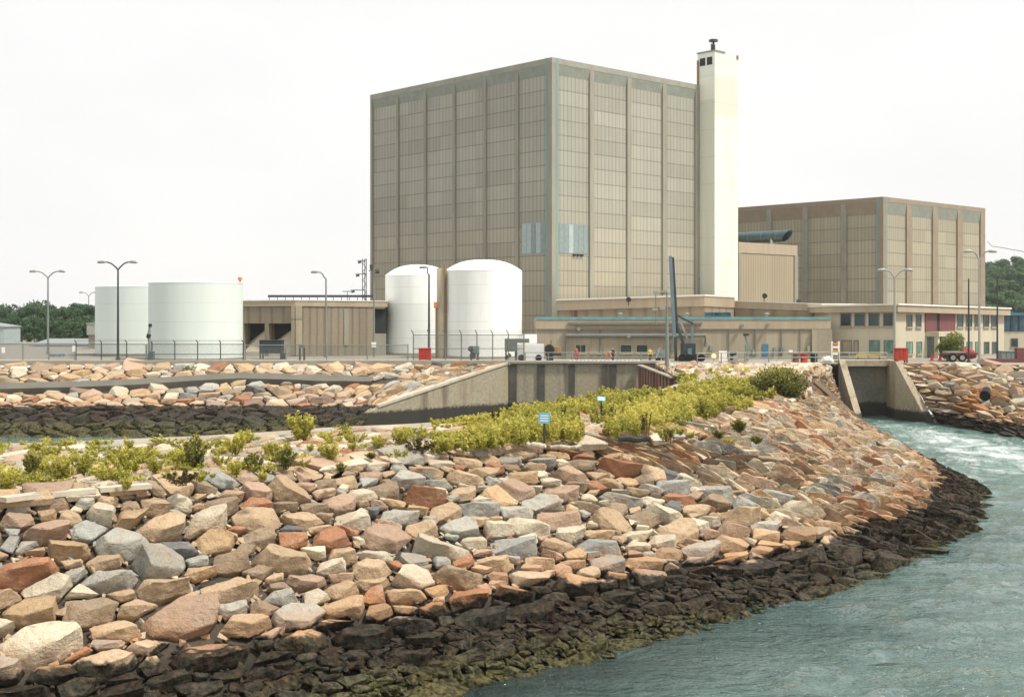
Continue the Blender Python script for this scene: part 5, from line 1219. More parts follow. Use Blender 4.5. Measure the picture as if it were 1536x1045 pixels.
beam(MB(), cp_(1122, 517, D), cp_(1117, 502, D), 0.12, 0.12).build('arm', 'pole', cc_); MB().box(px(1115, D), px(1123, D), D - 0.3, D + 0.1, pz(503.5, D), pz(500, D)).build('camera_head', 'darkpole', cc_)
for k, (x, m_, nm) in enumerate(((1193, 'maroon', 'maroon drum pallet nearest the green bush'), (1206, 'red', 'reddest drum, middle of the three by the rail'), (1221, 'dark', 'black drum nearest the outfall'))):
    D = 156; t = thing('steel_drum', nm, 'drum', (px(x, D), D, G), 0, 'drums behind the railing'); ROOTM[t.name] = None
    MB().lathe((0, 0), [(0.42, 0.02), (0.44, 0.06), (0.42, 0.1), (0.42, 0.5), (0.45, 0.53), (0.42, 0.56), (0.42, 0.95), (0.44, 1.0), (0.40, 1.02)], 20).build('barrel', m_, t, True)
    MB().cyl((0, 0, 1.021), (0, 0, 1.05), 0.38, n=16).build('lid', 'darkpole', t)
br = thing('hazard_barrier', 'orange and white hazard barrier at the left top of the outfall', 'barrier', (px(1252, 157), 157, G)); D = 157
for x in (1248, 1258): MB().box(px(x, D) - 0.1, px(x, D) + 0.1, D - 0.1, D + 0.1, G, pz(512, D)).build('post', 'white', br)
for y, m_ in ((514, 'orange'), (519, 'white'), (524, 'orange'), (529, 'white')): MB().box(px(1248.8, D), px(1257.2, D), D - 0.14, D - 0.06, pz(y + 3, D), pz(y, D)).build('board', m_, br)
tag(MB().tube([(px(1240, 154.6) + dx, 154.6, G + 0.35 + dz) for dx, dz in ((-0.7, -0.3), (-0.3, 0), (0.3, 0.05), (0.8, -0.3))], [0.15, 0.4, 0.42, 0.15], 10).build('tarp_bundle', 'white'), 'crumpled white tarp bundle beside the outfall rail', 'tarp')
# right: trailer, cabinets, cones
D = 157
tr = thing('boat_trailer', 'dark red flatbed trailer with two pale-rimmed wheels before the office entrance', 'trailer', (px(1445, D), D, G))
MB().box(px(1421, D), px(1468, D), D, D + 1.9, G + 0.85, G + 1.1).build('bed', 'maroon', tr)
MB().box(px(1421, D), px(1448, D), D - 0.05, D + 1.95, G + 1.103, G + 1.25).build('deck', 'lamp', tr)
for x in (1429, 1443):
    wh = MB().cyl((px(x, D), D - 0.15, G + 0.5), (px(x, D), D + 0.12, G + 0.5), 0.5, n=20).build('wheel', 'rubber', tr); MB().cyl((px(x, D), D - 0.17, G + 0.5), (px(x, D), D - 0.152, G + 0.5), 0.3, n=16).build('rim', 'lamp', wh)
MB().tube([(px(1448, D), D + 0.9, G + 0.95), (px(1454, D), D + 0.9, G + 1.0), (px(1462, D), D + 0.9, G + 0.85), (px(1468, D), D + 0.9, G + 0.6)], [0.55, 0.72, 0.6, 0.2], 12).build('hull_cover', 'cloth_red', tr, True)
bx('switch_cabinet', 'pale blue-grey equipment cabinet at the far right by the red barrier', 'cabinet', 1503, 1525, 526, 544, 158, 1.6, 'louvre_b', 'lamp')
rb = thing('red_barrier', 'dark red jersey barrier run at the right edge', 'barrier', (px(1500, 155), 155, G))
MB().prism([(px(1474, 155), 155), (px(1560, 155), 155), (px(1560, 155), 155.6), (px(1474, 155), 155.6)], G, G + 0.45).build('low_run', 'maroon', rb); MB().box(px(1526, 155), px(1560, 155), 155.05, 155.9, G + 0.453, G + 1.75).build('tall_end', 'maroon', rb)
for x, nm in ((1398, 'small red cone left of the office entrance pair'), (1410, 'small red cone nearer the young tree')):
    t = thing('traffic_cone', nm, 'cone', (px(x, 160), 160, G), 0, 'red cones'); ROOTM[t.name] = None
    MB().cyl((0, 0, 0.06), (0, 0, 0.95), 0.22, 0.05, 12).build('cone_body', 'red', t); MB().box(-0.28, 0.28, -0.28, 0.28, 0, 0.055).build('base', 'red', t)
bt = thing('barricade', 'long yellow striped barricade above the outfall', 'barrier', (px(1305, 160), 160, G)); D = 160
MB().box(px(1284, D), px(1322, D), D, D + 0.1, pz(533.5, D), pz(531, D)).build('board', 'cloth_yellow', bt)
for x in (1287, 1303, 1319): MB().box(px(x, D) - 0.06, px(x, D) + 0.06, D - 0.02, D + 0.12, G, pz(533.6, D)).build('leg', 'darkpole', bt)
tag(MB().tube([(px(1481, 270), 270, pz(362, 270)), (px(1488, 240), 240, pz(365, 230)), (px(1500, 220), 220, pz(371, 220)), (px(1560, 200), 200, pz(382, 200))], 0.05, 5).build('power_cable', 'darkpole'), 'thin cable leading right from the turbine hall corner', 'cable')
#PART5
# ------------------------------------------------------------------ vegetation
vg = np.random.default_rng(31)
def leaves(C, size, up=0.3, tint=None, long=1.8):
    """diamond leaves at the centres C: vertices, quads, one tone per leaf"""
    C = np.asarray(C); k = len(C)
    n = vg.normal(size=(k, 3)); n[:, 2] += up; n /= np.linalg.norm(n, axis=1)[:, None]
    a = np.cross(n, vg.normal(size=(k, 3))); a /= np.linalg.norm(a, axis=1)[:, None]; b = np.cross(n, a)
    s = (size * vg.uniform(0.6, 1.3, k))[:, None]
    V = np.stack([C - a * s * long * 0.5, C - b * s * 0.5 + n * s * 0.12, C + a * s * long * 0.5, C + b * s * 0.5 + n * s * 0.12], 1).reshape(-1, 3)
    t = np.repeat(vg.uniform(0, 1, k) if tint is None else np.clip(tint + vg.normal(0, 0.18, k), 0, 1), 4)
    return V, t
def foliage(name, V, t, mat, parent=None):
    k = len(V) // 4; me = bpy.data.meshes.new(name)
    me.vertices.add(len(V)); me.vertices.foreach_set('co', np.asarray(V, np.float32).ravel())
    me.loops.add(4 * k); me.loops.foreach_set('vertex_index', np.arange(4 * k, dtype=np.int32))
    me.polygons.add(k); me.polygons.foreach_set('loop_start', np.arange(0, 4 * k, 4, dtype=np.int32))
    try: me.polygons.foreach_set('loop_total', np.full(k, 4, np.int32))
    except Exception: pass
    at = me.attributes.new('tint', 'FLOAT', 'POINT'); at.data.foreach_set('value', np.asarray(t, np.float32))
    me.materials.append(M[mat]); me.update(); me.validate()
    o = bpy.data.objects.new(name, me); COL.objects.link(o)
    if parent: o.parent = parent
    return o
def bush_points(n, nst, w, h, spread=0.9, low=0.15, tuft=0.10):
    """leaf centres along arching stems: open at the edge, tips at different heights"""
    P = []; st = []
    for _ in range(nst):
        a = vg.uniform(0, 2 * math.pi); q = math.sqrt(vg.uniform(0, 1)) * spread; L = h * vg.uniform(0.6, 1.05) * (1 - 0.35 * q * q)
        b = np.array([math.cos(a) * w * 0.12 * q, math.sin(a) * w * 0.12 * q, 0.0]); tp = np.array([math.cos(a) * w * 0.5 * q, math.sin(a) * w * 0.5 * q, L])
        md = b * 0.55 + tp * 0.45 + np.array([0, 0, L * 0.16]); st.append((b, md, tp))
        k = n // nst; t = vg.uniform(low, 1.0, k) ** 0.75
        c = (1 - t)[:, None] ** 2 * b + (2 * t * (1 - t))[:, None] * md + (t ** 2)[:, None] * tp
        P.append(c + vg.normal(0, 1, (k, 3)) * (tuft * h * (1.25 - 0.7 * t))[:, None])
    P = np.vstack(P); P[:, 2] = np.maximum(P[:, 2], 0.02); return P, st
def stems(mb, st, r=0.012):
    for b, m_, t in st: mb.tube([b, m_ * 0.5 + b * 0.25 + t * 0.25, t], [r, r * 0.8, r * 0.4], 4)
PROTO = {}
def shrub_proto(kind, mat, n, nst, w, h, size, spread=0.9, up=0.3, base_dark=True):
    t = thing('shrub', 'x', 'shrub'); P, st = bush_points(n, nst, w, h, spread, 0.12, 0.065)
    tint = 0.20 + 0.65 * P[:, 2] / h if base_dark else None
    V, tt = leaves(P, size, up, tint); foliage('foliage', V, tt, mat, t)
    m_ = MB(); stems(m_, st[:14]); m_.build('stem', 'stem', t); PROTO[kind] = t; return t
shrub_proto('a', 'leaf', 1150, 13, 1.25, 1.0, 0.058); shrub_proto('b', 'leaf', 850, 9, 1.0, 1.0, 0.06, 0.7)
shrub_proto('c', 'leaf', 1250, 15, 1.7, 0.8, 0.058, 1.0); shrub_proto('d', 'leaf_d', 1500, 14, 1.0, 1.0, 0.055, 0.95)
shrub_proto('e', 'leaf_b', 900, 14, 1.4, 0.8, 0.06, 1.0)
def crest_z(x, y): return gp(x, y, 6.5)
# photo column, base row, height, width (photo pixels), proto, tone word
SH = [(12, 736, 38, 40, 'a'), (49, 716, 40, 26, 'd'), (63, 712, 26, 26, 'b'), (55, 729, 20, 34, 'c'), (88, 720, 36, 40, 'a'), (107, 693, 15, 26, 'c'), (124, 712, 38, 46, 'a'), (143, 680, 16, 26, 'c'),
      (163, 720, 24, 48, 'c'), (190, 733, 18, 22, 'a'), (192, 677, 22, 20, 'b'), (187, 706, 34, 48, 'c'), (215, 697, 28, 34, 'a'), (234, 709, 26, 30, 'a'), (250, 668, 15, 42, 'c'), (273, 700, 30, 34, 'a'),
      (291, 703, 56, 36, 'd'), (306, 674, 20, 30, 'c'), (271, 727, 24, 46, 'e'), (300, 722, 14, 22, 'b'), (332, 697, 19, 26, 'c'), (352, 681, 32, 32, 'a'), (353, 715, 26, 24, 'b'), (369, 667, 24, 26, 'a'),
      (381, 705, 26, 29, 'd'), (394, 722, 18, 20, 'b'), (404, 684, 24, 28, 'a'), (427, 703, 34, 33, 'd'), (453, 662, 50, 50, 'a'), (456, 699, 13, 18, 'c'), (492, 691, 30, 36, 'a'), (466, 676, 12, 16, 'b'),
      (498, 667, 21, 28, 'c'), (532, 664, 19, 30, 'c'), (529, 674, 12, 18, 'b'), (510, 706, 13, 18, 'd'), (557, 687, 10, 18, 'd'), (569, 672, 21, 24, 'a'), (590, 677, 11, 16, 'b'), (602, 667, 28, 32, 'a'),
      (626, 659, 20, 42, 'c'), (628, 678, 20, 48, 'e'), (667, 676, 24, 30, 'a'), (1079, 657, 13, 22, 'd'), (1037, 657, 11, 16, 'b'), (1109, 648, 20, 24, 'd'), (1020, 652, 13, 20, 'b'), (1136, 665, 13, 20, 'd'), (998, 661, 26, 30, 'a'), (1094, 664, 10, 18, 'c')]
LABS = {}
SH.sort()
COLW = {'a': 'yellow-green', 'b': 'yellow-green', 'c': 'spreading yellow-green', 'd': 'dark green', 'e': 'brownish dry'}
usedp = set()
for i, (x, y, hh, ww, k) in enumerate(SH):
    X, D = gp(x, y, 6.45); s = hh * D / F; sw = ww * D / F; pr = PROTO[k]
    dims = {'a': (1.15, 1.0), 'b': (1.0, 1.0), 'c': (1.5, 0.8), 'd': (1.0, 1.0), 'e': (1.4, 0.8)}[k]
    kz = 1.0 if hh > 45 else 1.12; scl = (sw / dims[0] * 1.25, sw / dims[0] * 1.25, s / dims[1] * kz)
    size = 'tall' if hh > 45 else 'big' if hh > 30 else 'middling' if hh > 20 else 'low' if hh > 14 else 'tiny'
    zone = 'among the right-hand slope stones' if x > 980 else 'by the thicket left end' if x > 585 else 'mid crest right of the tall bush' if x > 470 else 'beside the tall mid-crest bush' if x > 415 else 'on the left crest' if x > 180 else 'at the left picture edge'
    if x == 453 and hh == 50: lab = 'tallest round yellow-green bush alone on the crest before the dark canal bank'
    elif x == 291: lab = 'tall narrow dark green bush rising above the low left crest shrubs'
    else:
        row = 'front' if y > 705 else 'middle' if y > 680 else 'back'
        lab = f'{size} {COLW[k]} shrub {zone}, {row} row'
    LABS.setdefault(lab, []).append(i)
    SH[i] = (X, D, scl, k, lab, x)
for lab, ids in LABS.items():
    if len(ids) > 1:
        for q, i in enumerate(ids): SH[i] = SH[i][:4] + (lab + f', {ORD[q]}',) + SH[i][5:]
for X, D, scl, k, lab, x in SH:
    if k not in usedp:
        usedp.add(k); t = PROTO[k]; t.location = (X, D, 6.42); t.scale = scl; t.rotation_euler = (0, 0, vg.uniform(0, 6)); tag(t, lab, None, 'shrubs dotted along the crest')
    else: dup(PROTO[k], (X, D, 6.42), vg.uniform(0, 6), scl, lab, 'shrubs dotted along the crest')
# the big dark bush and the one on the far bank
X, D = gp(1167, 597, 6.3)
t = thing('bush', 'large rounded dark green bush at the berm head beside the timber beam', 'bush', (X, D, 5.9)); ROOTM[t.name] = None
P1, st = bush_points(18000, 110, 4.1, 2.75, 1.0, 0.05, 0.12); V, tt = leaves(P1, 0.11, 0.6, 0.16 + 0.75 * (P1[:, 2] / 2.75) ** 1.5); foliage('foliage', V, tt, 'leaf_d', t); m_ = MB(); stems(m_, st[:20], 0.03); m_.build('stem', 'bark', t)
X, D = gp(285, 564, 5.2)
t = thing('bush', 'single dark bush among the upper stones of the far canal bank', 'bush', (X, D, 4.9)); ROOTM[t.name] = None
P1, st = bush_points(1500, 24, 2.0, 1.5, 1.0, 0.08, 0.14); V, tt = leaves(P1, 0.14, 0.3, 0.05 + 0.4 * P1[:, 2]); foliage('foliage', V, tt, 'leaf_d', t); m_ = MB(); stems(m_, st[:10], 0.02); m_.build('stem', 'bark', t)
# the continuous thicket
PL = []; TT = []
fp = [(648, 676), (700, 675), (760, 668), (830, 663), (930, 657), (1000, 647), (1060, 634), (1100, 622), (1150, 606), (1172, 590)]
bp = [(690, 632), (750, 622), (830, 609), (905, 598), (985, 590), (1040, 584), (1100, 578), (1150, 574), (1172, 572)]
cnt = 0
while cnt < 2600:
    x = vg.uniform(648, 1172); yf = np.interp(x, *zip(*fp)); yb = max(np.interp(x, *zip(*bp)), 574); u = vg.uniform(0, 1)
    D0, D1 = gp(x, yf, 6.5)[1], gp(x, yb, 6.5)[1]; D = D0 + (D1 - D0) * u; X = px(x, D)
    dn = mnoise.noise(Vector((X * 0.35, D * 0.22, 1.0)))
    if dn < -0.20 - (0.0 if u < 0.75 else 0.0): continue
    cnt += 1
    h = (0.54 + 0.50 * (1 - u) * min(1, (x - 620) / 120) + 0.5 * dn) * vg.uniform(0.45, 1.3) * (1.0 if x < 1100 else 0.75); h = max(0.22, h * min(1.0, max(0.35, (x - 630) / 140)))
    if vg.random() < 0.2 * max(0.0, abs(u - 0.5) * 2 - 0.45) / 0.55: continue
    P1, st = bush_points(150 if D < 80 else 110, 5, 0.7 * h + 0.1, h, 0.7, 0.06, 0.06)
    P1 += np.array([X, D, 6.42])
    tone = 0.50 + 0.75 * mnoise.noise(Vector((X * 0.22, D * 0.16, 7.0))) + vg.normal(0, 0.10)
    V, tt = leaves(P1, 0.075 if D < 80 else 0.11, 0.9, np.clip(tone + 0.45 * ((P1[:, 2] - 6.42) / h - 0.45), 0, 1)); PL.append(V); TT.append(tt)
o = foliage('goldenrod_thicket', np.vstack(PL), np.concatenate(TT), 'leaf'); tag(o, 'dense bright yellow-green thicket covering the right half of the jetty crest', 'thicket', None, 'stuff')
for x, y, nm in ((846, 640, 'rust-brown stalk cluster left of the farther blue sign'), (919, 636, 'rust-brown stalk cluster just right of the farther blue sign'), (970, 655, 'red-brown stalk cluster above the black log'), (1006, 662, 'short rusty stalk standing among the stones right of the black log'), (742, 640, 'rust-brown stalk cluster left of the nearer blue sign')):
    X, D = gp(x, y, 6.5); t = thing('dry_dock_plant', nm, 'plant', (X, D, 6.42), 0, 'dry red-brown dock stalks'); ROOTM[t.name] = None
    m_ = MB(); seeds = []
    for _ in range(5 if x != 1006 else 2):
        a = vg.uniform(-0.25, 0.25, 2); h = vg.uniform(0.8, 1.25) if x != 1006 else 0.6; m_.tube([(a[0] * .4, a[1] * .4, 0), (a[0] * .7, a[1] * .7, h * .5), (a[0], a[1], h)], [0.02, 0.016, 0.008], 4)
        tq = vg.uniform(0.5, 1, 40)[:, None]; seeds.append(np.hstack([a * (0.4 + 0.6 * tq), h * tq]) + vg.normal(0, 0.035, (40, 3)))
    m_.build('stalk', 'stem', t); V, tt = leaves(np.vstack(seeds), 0.06); foliage('seed_head', V, tt, 'leaf_b', t)
    t.children[1].data.materials[0] = M['stem']
PL = []; TT = []
for _ in range(420):
    x = vg.uniform(-10, 640); yb = np.interp(x, [0, 300, 640], [668, 660, 640]); yf = np.interp(x, [0, 300, 640], [736, 716, 680]); y = vg.uniform(yb, yf)
    if mnoise.noise(Vector((x * 0.02, y * 0.05, 4.0))) < (-0.12 if x < 330 else 0.08): continue
    X, D = gp(x, y, 6.45); h = vg.uniform(0.15, 0.5); P1, st = bush_points(130, 7, 0.9, h, 1.0, 0.1, 0.12); P1 += np.array([X, D, 6.42])
    V, tt = leaves(P1, 0.07, 0.5, np.full(len(P1), vg.uniform(0.1, 0.75))); PL.append(V); TT.append(tt)
o = foliage('low_weeds', np.vstack(PL), np.concatenate(TT), 'leaf'); tag(o, 'low yellow-green weeds spreading over the left half of the crest', 'weeds', None, 'stuff')
PL = []; TT = []
for _ in range(160):
    x = vg.uniform(1015, 1180); y = vg.uniform(556, 584); X, D = gp(x, y, 6.55)
    if D > 149 or mnoise.noise(Vector((X * 0.3, D * 0.12, 14.0))) < 0.0: continue
    h = vg.uniform(0.3, 0.8); P1, st = bush_points(110, 6, 1.5, h, 1.0, 0.1, 0.12); P1 += np.array([X, D, 6.5]); V, tt = leaves(P1, 0.12, 0.9, np.full(len(P1), vg.uniform(0.2, 0.8))); PL.append(V); TT.append(tt)
o = foliage('head_weeds', np.vstack(PL), np.concatenate(TT), 'leaf'); tag(o, 'patchy yellow-green weeds between pale stones on the berm hump near the crane', 'weeds', None, 'stuff')
# signs on the crest
def crest_sign(x, y, w, h, D, label, tilt):
    X = px(x, D); zc = pz(y, D); t = thing('warning_sign', label, 'sign', (X, D, 6.42)); W_, H_ = w * D / F, h * D / F
    MB().cyl((X, D + 0.06, 6.2), (X, D + 0.06, zc), 0.045, n=6).build('post', 'darkpole', t)
    ROOTM[t.name] = None
    m_ = MB().box(-W_ / 2, W_ / 2, -0.015, 0.015, -H_ / 2, H_ / 2).build('board', 'signblue', t); m_.location = (0, 0, zc - 6.42); m_.rotation_euler = (tilt, 0.06, 0)
    ln = MB()
    for k in (0.24, 0.0, -0.24): ln.box(-W_ * 0.36, W_ * 0.36, -0.021, -0.0155, H_ * k - H_ * 0.05, H_ * k + H_ * 0.05)
    l_ = ln.build('lettering', 'white', m_)
crest_sign(816.5, 627, 17, 16, gp(816, 664, 6.5)[1], 'small square light blue sign with three white lines, nearer of two in the thicket', 0.0)
crest_sign(902, 598, 12, 9, gp(902, 632, 6.5)[1], 'small light blue sign tipped backward, farther of two in the thicket', -0.9)
# driftwood
def log(x0, y0, x1, y1, r, mat, label, z=6.55, name='log'):
    a, b_ = Vector((*gp(x0, y0, z), z)), Vector((*gp(x1, y1, z), z)); P = [a.lerp(b_, k / 6) + Vector((0, vg.normal(0, 0.05), vg.normal(0, 0.03))) for k in range(7)]
    tag(MB().tube(P, [r * q for q in (0.75, 0.95, 1.05, 1.0, 0.9, 1.0, 0.7)], 9).build(name, mat, None, True), label, 'log')
log(928, 659, 975, 658, 0.17, 'char', 'black waterlogged log at the foot of the thicket')
log(791, 667, 818, 668, 0.13, 'drift', 'pale grey driftwood log left of the thicket front')
log(826, 669, 872, 671, 0.09, 'drift', 'thinner driftwood pole right of the pale grey log')
def slab(x0, y0, x1, y1, w, h, label, mat='drift', z=6.42):
    a, b_ = Vector((*gp(x0, y0, z), z)), Vector((*gp(x1, y1, z), z)); tag(beam(MB(), a, b_, w, h).build('curb_beam', mat), label, 'beam')
slab(2, 749, 66, 741, 0.30, 0.08, 'pale beam segment at the left edge along the crest'); slab(74, 741, 140, 735, 0.28, 0.08, 'pale beam segment, second from the left along the crest'); slab(147, 734, 224, 728, 0.28, 0.08, 'pale beam segment nearest the brownish bush along the crest')

# trees
def tree_proto(mat, h, w, seed, leaf=0.42, n=2600, lobes=13):
    global vg
    vg = np.random.default_rng(seed); t = thing('tree', 'x', 'tree'); P = []; tint = []; br = MB()
    br.tube([(0, 0, -1.0), (0.05 * w, 0, h * 0.3), (0, 0.03 * w, h * 0.62), (0, 0, h * 0.85)], [0.05 * h ** 0.8, 0.036 * h ** 0.8, 0.02 * h ** 0.8, 0.01], 7)
    for k in range(lobes):
        a = vg.uniform(0, 6.283); q = vg.uniform(0.15, 0.75); zc = h * vg.uniform(0.16, 0.88); rr_ = w * vg.uniform(0.17, 0.27)
        lim = 1.0 - abs(zc / h - 0.55) * 1.1; c = np.array([math.cos(a) * w * 0.5 * q * lim, math.sin(a) * w * 0.5 * q * lim, zc])
        d = vg.normal(size=(n // lobes, 3)); d /= np.linalg.norm(d, axis=1)[:, None]; rad = vg.uniform(0.45, 1.08, n // lobes) ** 0.6
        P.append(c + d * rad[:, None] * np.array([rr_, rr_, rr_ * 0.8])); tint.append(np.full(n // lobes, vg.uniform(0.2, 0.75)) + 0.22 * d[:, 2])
        br.tube([(0, 0, zc * 0.5), tuple(c * 0.6 + np.array([0, 0, zc * 0.25])), tuple(c)], [0.012 * h, 0.008 * h, 0.003 * h], 5)
    V, tt = leaves(np.vstack(P), leaf, 0.3, np.concatenate(tint), 1.5); foliage('crown', V, tt, mat, t); br.build('trunk', 'bark', t); return t
TH = [tree_proto('crown_h', 10, 8.5, 201), tree_proto('crown_h', 11, 9.0, 202)]
TP = [tree_proto('crown', 10, 8.5, 101), tree_proto('crown', 11, 8.0, 102), tree_proto('crown', 9, 9.5, 103), tree_proto('crown', 12, 7.5, 104)] + TH
vg = np.random.default_rng(77); first = set()
def plant(i, loc, sc, lab, grp):
    t = TP[i]
    if i not in first: first.add(i); t.location = loc; t.scale = (sc,) * 3; tag(t, lab, None, grp); return t
    return dup(t, loc, vg.uniform(0, 6.28), sc, lab, grp)
LT_ = 'dark green tree in the tight row of woodland beyond the plant at far left'
for r_, (D, top) in enumerate(((262, 486), (290, 472), (325, 463), (365, 457))):
    xs = np.arange(-22, 168, 13.5 if r_ else 16) + r_ * 5
    for x in xs:
        yt = top + vg.uniform(-4, 5) + (5 if x < 25 else 0); k = int(vg.integers(4)); h = [10, 11, 9, 12][k]; d_ = D + vg.uniform(-8, 8)
        plant(k, (px(x, d_), d_, G - 0.3), (pz(yt, d_) - G + 0.3) / (h * 0.95), LT_, 'woodland trees at far left')
for _ in range(100):
    d_ = vg.uniform(440, 660); x = vg.uniform(1470, 1572); X = px(x, d_)
    kk = np.interp(d_, [430, 480, 540, 600, 680], [0.0, 0.25, 0.62, 0.9, 1.0]); z_ = G - 0.6 + kk * prof(X); k = 4 + int(vg.integers(2))
    plant(k, (X, d_, z_ - 0.3), vg.uniform(0.65, 1.0), 'rounded green tree on the wooded hillside at the right edge', 'trees on the right hillside')
yt_ = tree_proto('crown_y', 4.0, 4.6, 105, 0.16, 4200, 15); yt_.name = 'young_tree'
yt_.location = (px(1428, 161), 161, G); yt_.scale = (1.0, 1.0, 0.98); tag(yt_, 'small light green young tree in front of the office entrance')
vg = np.random.default_rng(5)

# ------------------------------------------------------------------ people
def person(label, loc, rz, joints, top, mats, hat=None):
    """one skinned body; faces take cloth or skin by where they lie along the skeleton"""
    names = list(joints); vs = [joints[k][:3] for k in names]; I = {k: i for i, k in enumerate(names)}
    E = [('pel', 'chest'), ('chest', 'neck'), ('neck', 'head'), ('head', 'crown'), ('chest', 'shl'), ('shl', 'ell'), ('ell', 'wrl'), ('wrl', 'hal'), ('chest', 'shr'), ('shr', 'elr'), ('elr', 'wrr'), ('wrr', 'har'),
         ('pel', 'hpl'), ('hpl', 'knl'), ('knl', 'anl'), ('anl', 'tol'), ('pel', 'hpr'), ('hpr', 'knr'), ('knr', 'anr'), ('anr', 'tor')]
    me = bpy.data.meshes.new('person'); me.from_pydata(vs, [(I[a], I[b]) for a, b in E], [])
    o = bpy.data.objects.new('person_rig', me); COL.objects.link(o)
    sk = o.modifiers.new('s', 'SKIN'); sub = o.modifiers.new('d', 'SUBSURF'); sub.levels = sub.render_levels = 1
    for i, k in enumerate(names): r = joints[k][3]; me.skin_vertices[0].data[i].radius = (r, r * (0.8 if k in ('pel', 'chest') else 1.0)); me.skin_vertices[0].data[i].use_root = k == 'pel'
    dg = bpy.context.evaluated_depsgraph_get(); dg.update(); m2 = bpy.data.meshes.new_from_object(o.evaluated_get(dg)); bpy.data.objects.remove(o)
    for q in mats: m2.materials.append(M[q])
    segs = [(np.array(joints[a][:3]), np.array(joints[b][:3]), a, b) for a, b in E]
    for p in m2.polygons:
        c = np.array(p.center); best = None
        for a, b, na, nb in segs:
            d = b - a; t = np.clip((c - a) @ d / (d @ d), 0, 1); q = np.linalg.norm(c - a - d * t)
            if best is None or q < best[0]: best = (q, na, nb)
        na, nb = best[1], best[2]
        p.material_index = 2 if na in ('neck', 'head', 'wrl', 'wrr') else 1 if na in ('hpl', 'hpr', 'knl', 'knr', 'anl', 'anr') or nb in ('hpl', 'hpr') else 0
        p.use_smooth = True
    b = bpy.data.objects.new('person', m2); COL.objects.link(b); b.location = loc; b.rotation_euler = (0, 0, rz); tag(b, label, 'person')
    if hat:
        h = Vector(joints['head'][:3]); c_ = Vector(joints['crown'][:3]); u = (c_ - h).normalized(); k = MB()
        P0 = h + u * 0.05; k.cyl(P0, P0 + u * 0.02, 0.16, 0.155, 14).cyl(P0 + u * 0.021, P0 + u * 0.1, 0.125, 0.10, 14).cyl(P0 + u * 0.101, P0 + u * 0.145, 0.10, 0.03, 14)
        k.build('hard_hat', hat, b)
    return b
STAND = dict(pel=(0, 0, 0.95, 0.15), chest=(0, 0, 1.32, 0.17), neck=(0, 0, 1.50, 0.065), head=(0, -0.03, 1.62, 0.10), crown=(0, -0.03, 1.72, 0.085), shl=(-0.19, 0, 1.42, 0.075), ell=(-0.27, 0.02, 1.14, 0.055), wrl=(-0.25, -0.14, 0.92, 0.04), hal=(-0.24, -0.18, 0.84, 0.045),
             shr=(0.19, 0, 1.42, 0.075), elr=(0.27, 0.02, 1.14, 0.055), wrr=(0.25, -0.16, 0.94, 0.04), har=(0.24, -0.2, 0.86, 0.045), hpl=(-0.1, 0, 0.88, 0.11), knl=(-0.11, -0.02, 0.5, 0.075), anl=(-0.12, 0.02, 0.1, 0.055), tol=(-0.13, -0.16, 0.05, 0.045),
             hpr=(0.1, 0, 0.88, 0.11), knr=(0.11, -0.02, 0.5, 0.075), anr=(0.12, 0.02, 0.1, 0.055), tor=(0.13, -0.16, 0.05, 0.045))
BEND = dict(STAND); BEND.update(chest=(0, -0.28, 1.22, 0.17), neck=(0, -0.42, 1.27, 0.065), head=(0, -0.53, 1.27, 0.10), crown=(0, -0.63, 1.27, 0.085), shl=(-0.19, -0.36, 1.22, 0.075), ell=(-0.24, -0.44, 0.95, 0.055), wrl=(-0.2, -0.58, 0.76, 0.04), hal=(-0.19, -0.62, 0.69, 0.045),
            shr=(0.19, -0.36, 1.22, 0.075), elr=(0.24, -0.44, 0.95, 0.055), wrr=(0.2, -0.58, 0.76, 0.04), har=(0.19, -0.62, 0.69, 0.045))
def at_(x, D): return (px(x, D), D, G + 0.01)
person('person in red overalls standing behind the intake wall by the first window', at_(865, 155.2), 0.5, STAND, 0, ('cloth_red', 'cloth_red', 'skin'))
person('person in orange jacket bending forward behind the intake wall', at_(910, 155.2), 1.35, BEND, 0, ('cloth_orange', 'cloth_orange', 'skin'))
person('person in dark clothing standing beside the bending orange-jacketed one', at_(919.5, 155.8), -0.9, STAND, 0, ('cloth_dark', 'cloth_dark', 'skin'))
person('person in yellow jacket standing left of the pale green mast', at_(975, 155.4), 0.4, STAND, 0, ('cloth_yellow', 'cloth_dark', 'skin'))
cg = thing('compressor', 'grey-blue compressor between the yellow-jacketed person and the crane', 'compressor', (px(991, 156), 156, G)); D = 156
MB().box(px(985, D), px(999, D), D, D + 1.3, G + 0.35, pz(526, D)).build('housing', 'crane', cg); MB().tube([(px(984, D), D - 0.1, G + 0.5), (px(987, D), D - 0.1, G + 1.2), (px(990, D), D - 0.1, pz(521, D))], 0.13).build('hose', 'lamp', cg)
for x in (987, 997): MB().cyl((px(x, D), D - 0.12, G + 0.33), (px(x, D), D - 0.004, G + 0.33), 0.32, n=14).build('wheel', 'rubber', cg)

# ------------------------------------------------------------------ the air
hz = bpy.data.materials.new('haze'); hz.use_nodes = True; hn = hz.node_tree; hn.nodes.clear()
ho = hn.nodes.new('ShaderNodeOutputMaterial'); hv = hn.nodes.new('ShaderNodeVolumePrincipled'); hv.inputs['Color'].default_value = (0.97, 0.985, 1.0, 1); hv.inputs['Density'].default_value = HAZE; hv.inputs['Anisotropy'].default_value = 0.2
hn.links.new(hv.outputs[0], ho.inputs['Volume'])
M['haze'] = hz
o = MB().box(-1600, 1600, -350, 1600, -12, 110).build('haze', 'haze'); tag(o, 'thin pale summer haze over the whole shore', 'haze', None, 'stuff')
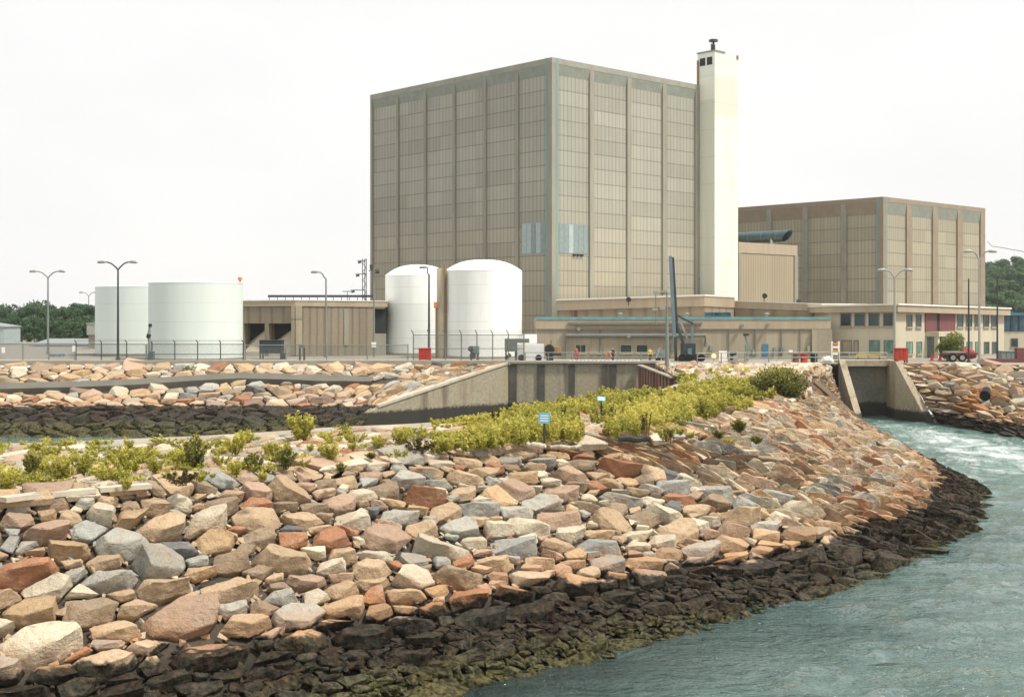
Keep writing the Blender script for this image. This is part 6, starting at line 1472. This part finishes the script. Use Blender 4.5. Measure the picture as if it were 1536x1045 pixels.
# ------------------------------------------------------------------ light, sky, camera
W = bpy.data.worlds.new('World'); SC.world = W; W.use_nodes = True
nt = W.node_tree; nt.nodes.clear(); n = N(nt)
sky = nt.nodes.new('ShaderNodeTexSky'); sky.sky_type = 'NISHITA'; sky.sun_disc = False
EL, AZ = math.radians(58), math.radians(118)          # sun height; azimuth clockwise from +Y (away from the camera)
sky.sun_elevation = EL; sky.sun_rotation = AZ; sky.dust_density = 4.0; sky.air_density = 1.0
tc = nt.nodes.new('ShaderNodeTexCoord').outputs['Generated']; x, y, z = n.sep(tc)
cl = n.noise(n.scale(tc, (1.0, 1.0, 2.5)), 2.2, 5.0, 0.55)
cloud = n.mix(n.rng(cl, 0.38, 0.66), (9.7, 9.62, 9.42), (9.0, 8.93, 8.8))
cloud = n.mix(n.rng(z, 0.30, 0.95, 0.0, 0.25), cloud, (8.0, 8.0, 8.0))
skyc = n.mix(0.90, sky.outputs[0], cloud)
bg = nt.nodes.new('ShaderNodeBackground'); n.put(bg.inputs[0], skyc); bg.inputs[1].default_value = 0.098
out = nt.nodes.new('ShaderNodeOutputWorld'); nt.links.new(bg.outputs[0], out.inputs[0])
sun = bpy.data.lights.new('sun', 'SUN'); sun.energy = 3.7; sun.angle = math.radians(7); sun.color = (1.0, 0.95, 0.86)
so = bpy.data.objects.new('sun', sun); COL.objects.link(so)
sd_ = Vector((math.sin(AZ) * math.cos(EL), math.cos(AZ) * math.cos(EL), math.sin(EL))); so.rotation_euler = sd_.to_track_quat('Z', 'Y').to_euler(); so.location = (60, -60, 120)
cam = bpy.data.cameras.new('camera'); cam.sensor_width = 36; cam.lens = 36 * F / 1536; cam.shift_y = (HY - 522.5) / 1536; cam.clip_start = 0.5; cam.clip_end = 8000
co = bpy.data.objects.new('camera', cam); COL.objects.link(co); co.location = (0, 0, H); co.rotation_euler = (math.pi / 2, 0, 0); SC.camera = co
SC.view_settings.view_transform = 'Standard'; SC.view_settings.look = 'None'; SC.view_settings.exposure = 0.26; SC.view_settings.gamma = 1
SC.cycles.max_bounces = 6; SC.cycles.diffuse_bounces = 3; SC.cycles.glossy_bounces = 3; SC.cycles.transparent_max_bounces = 16; SC.cycles.use_denoising = True
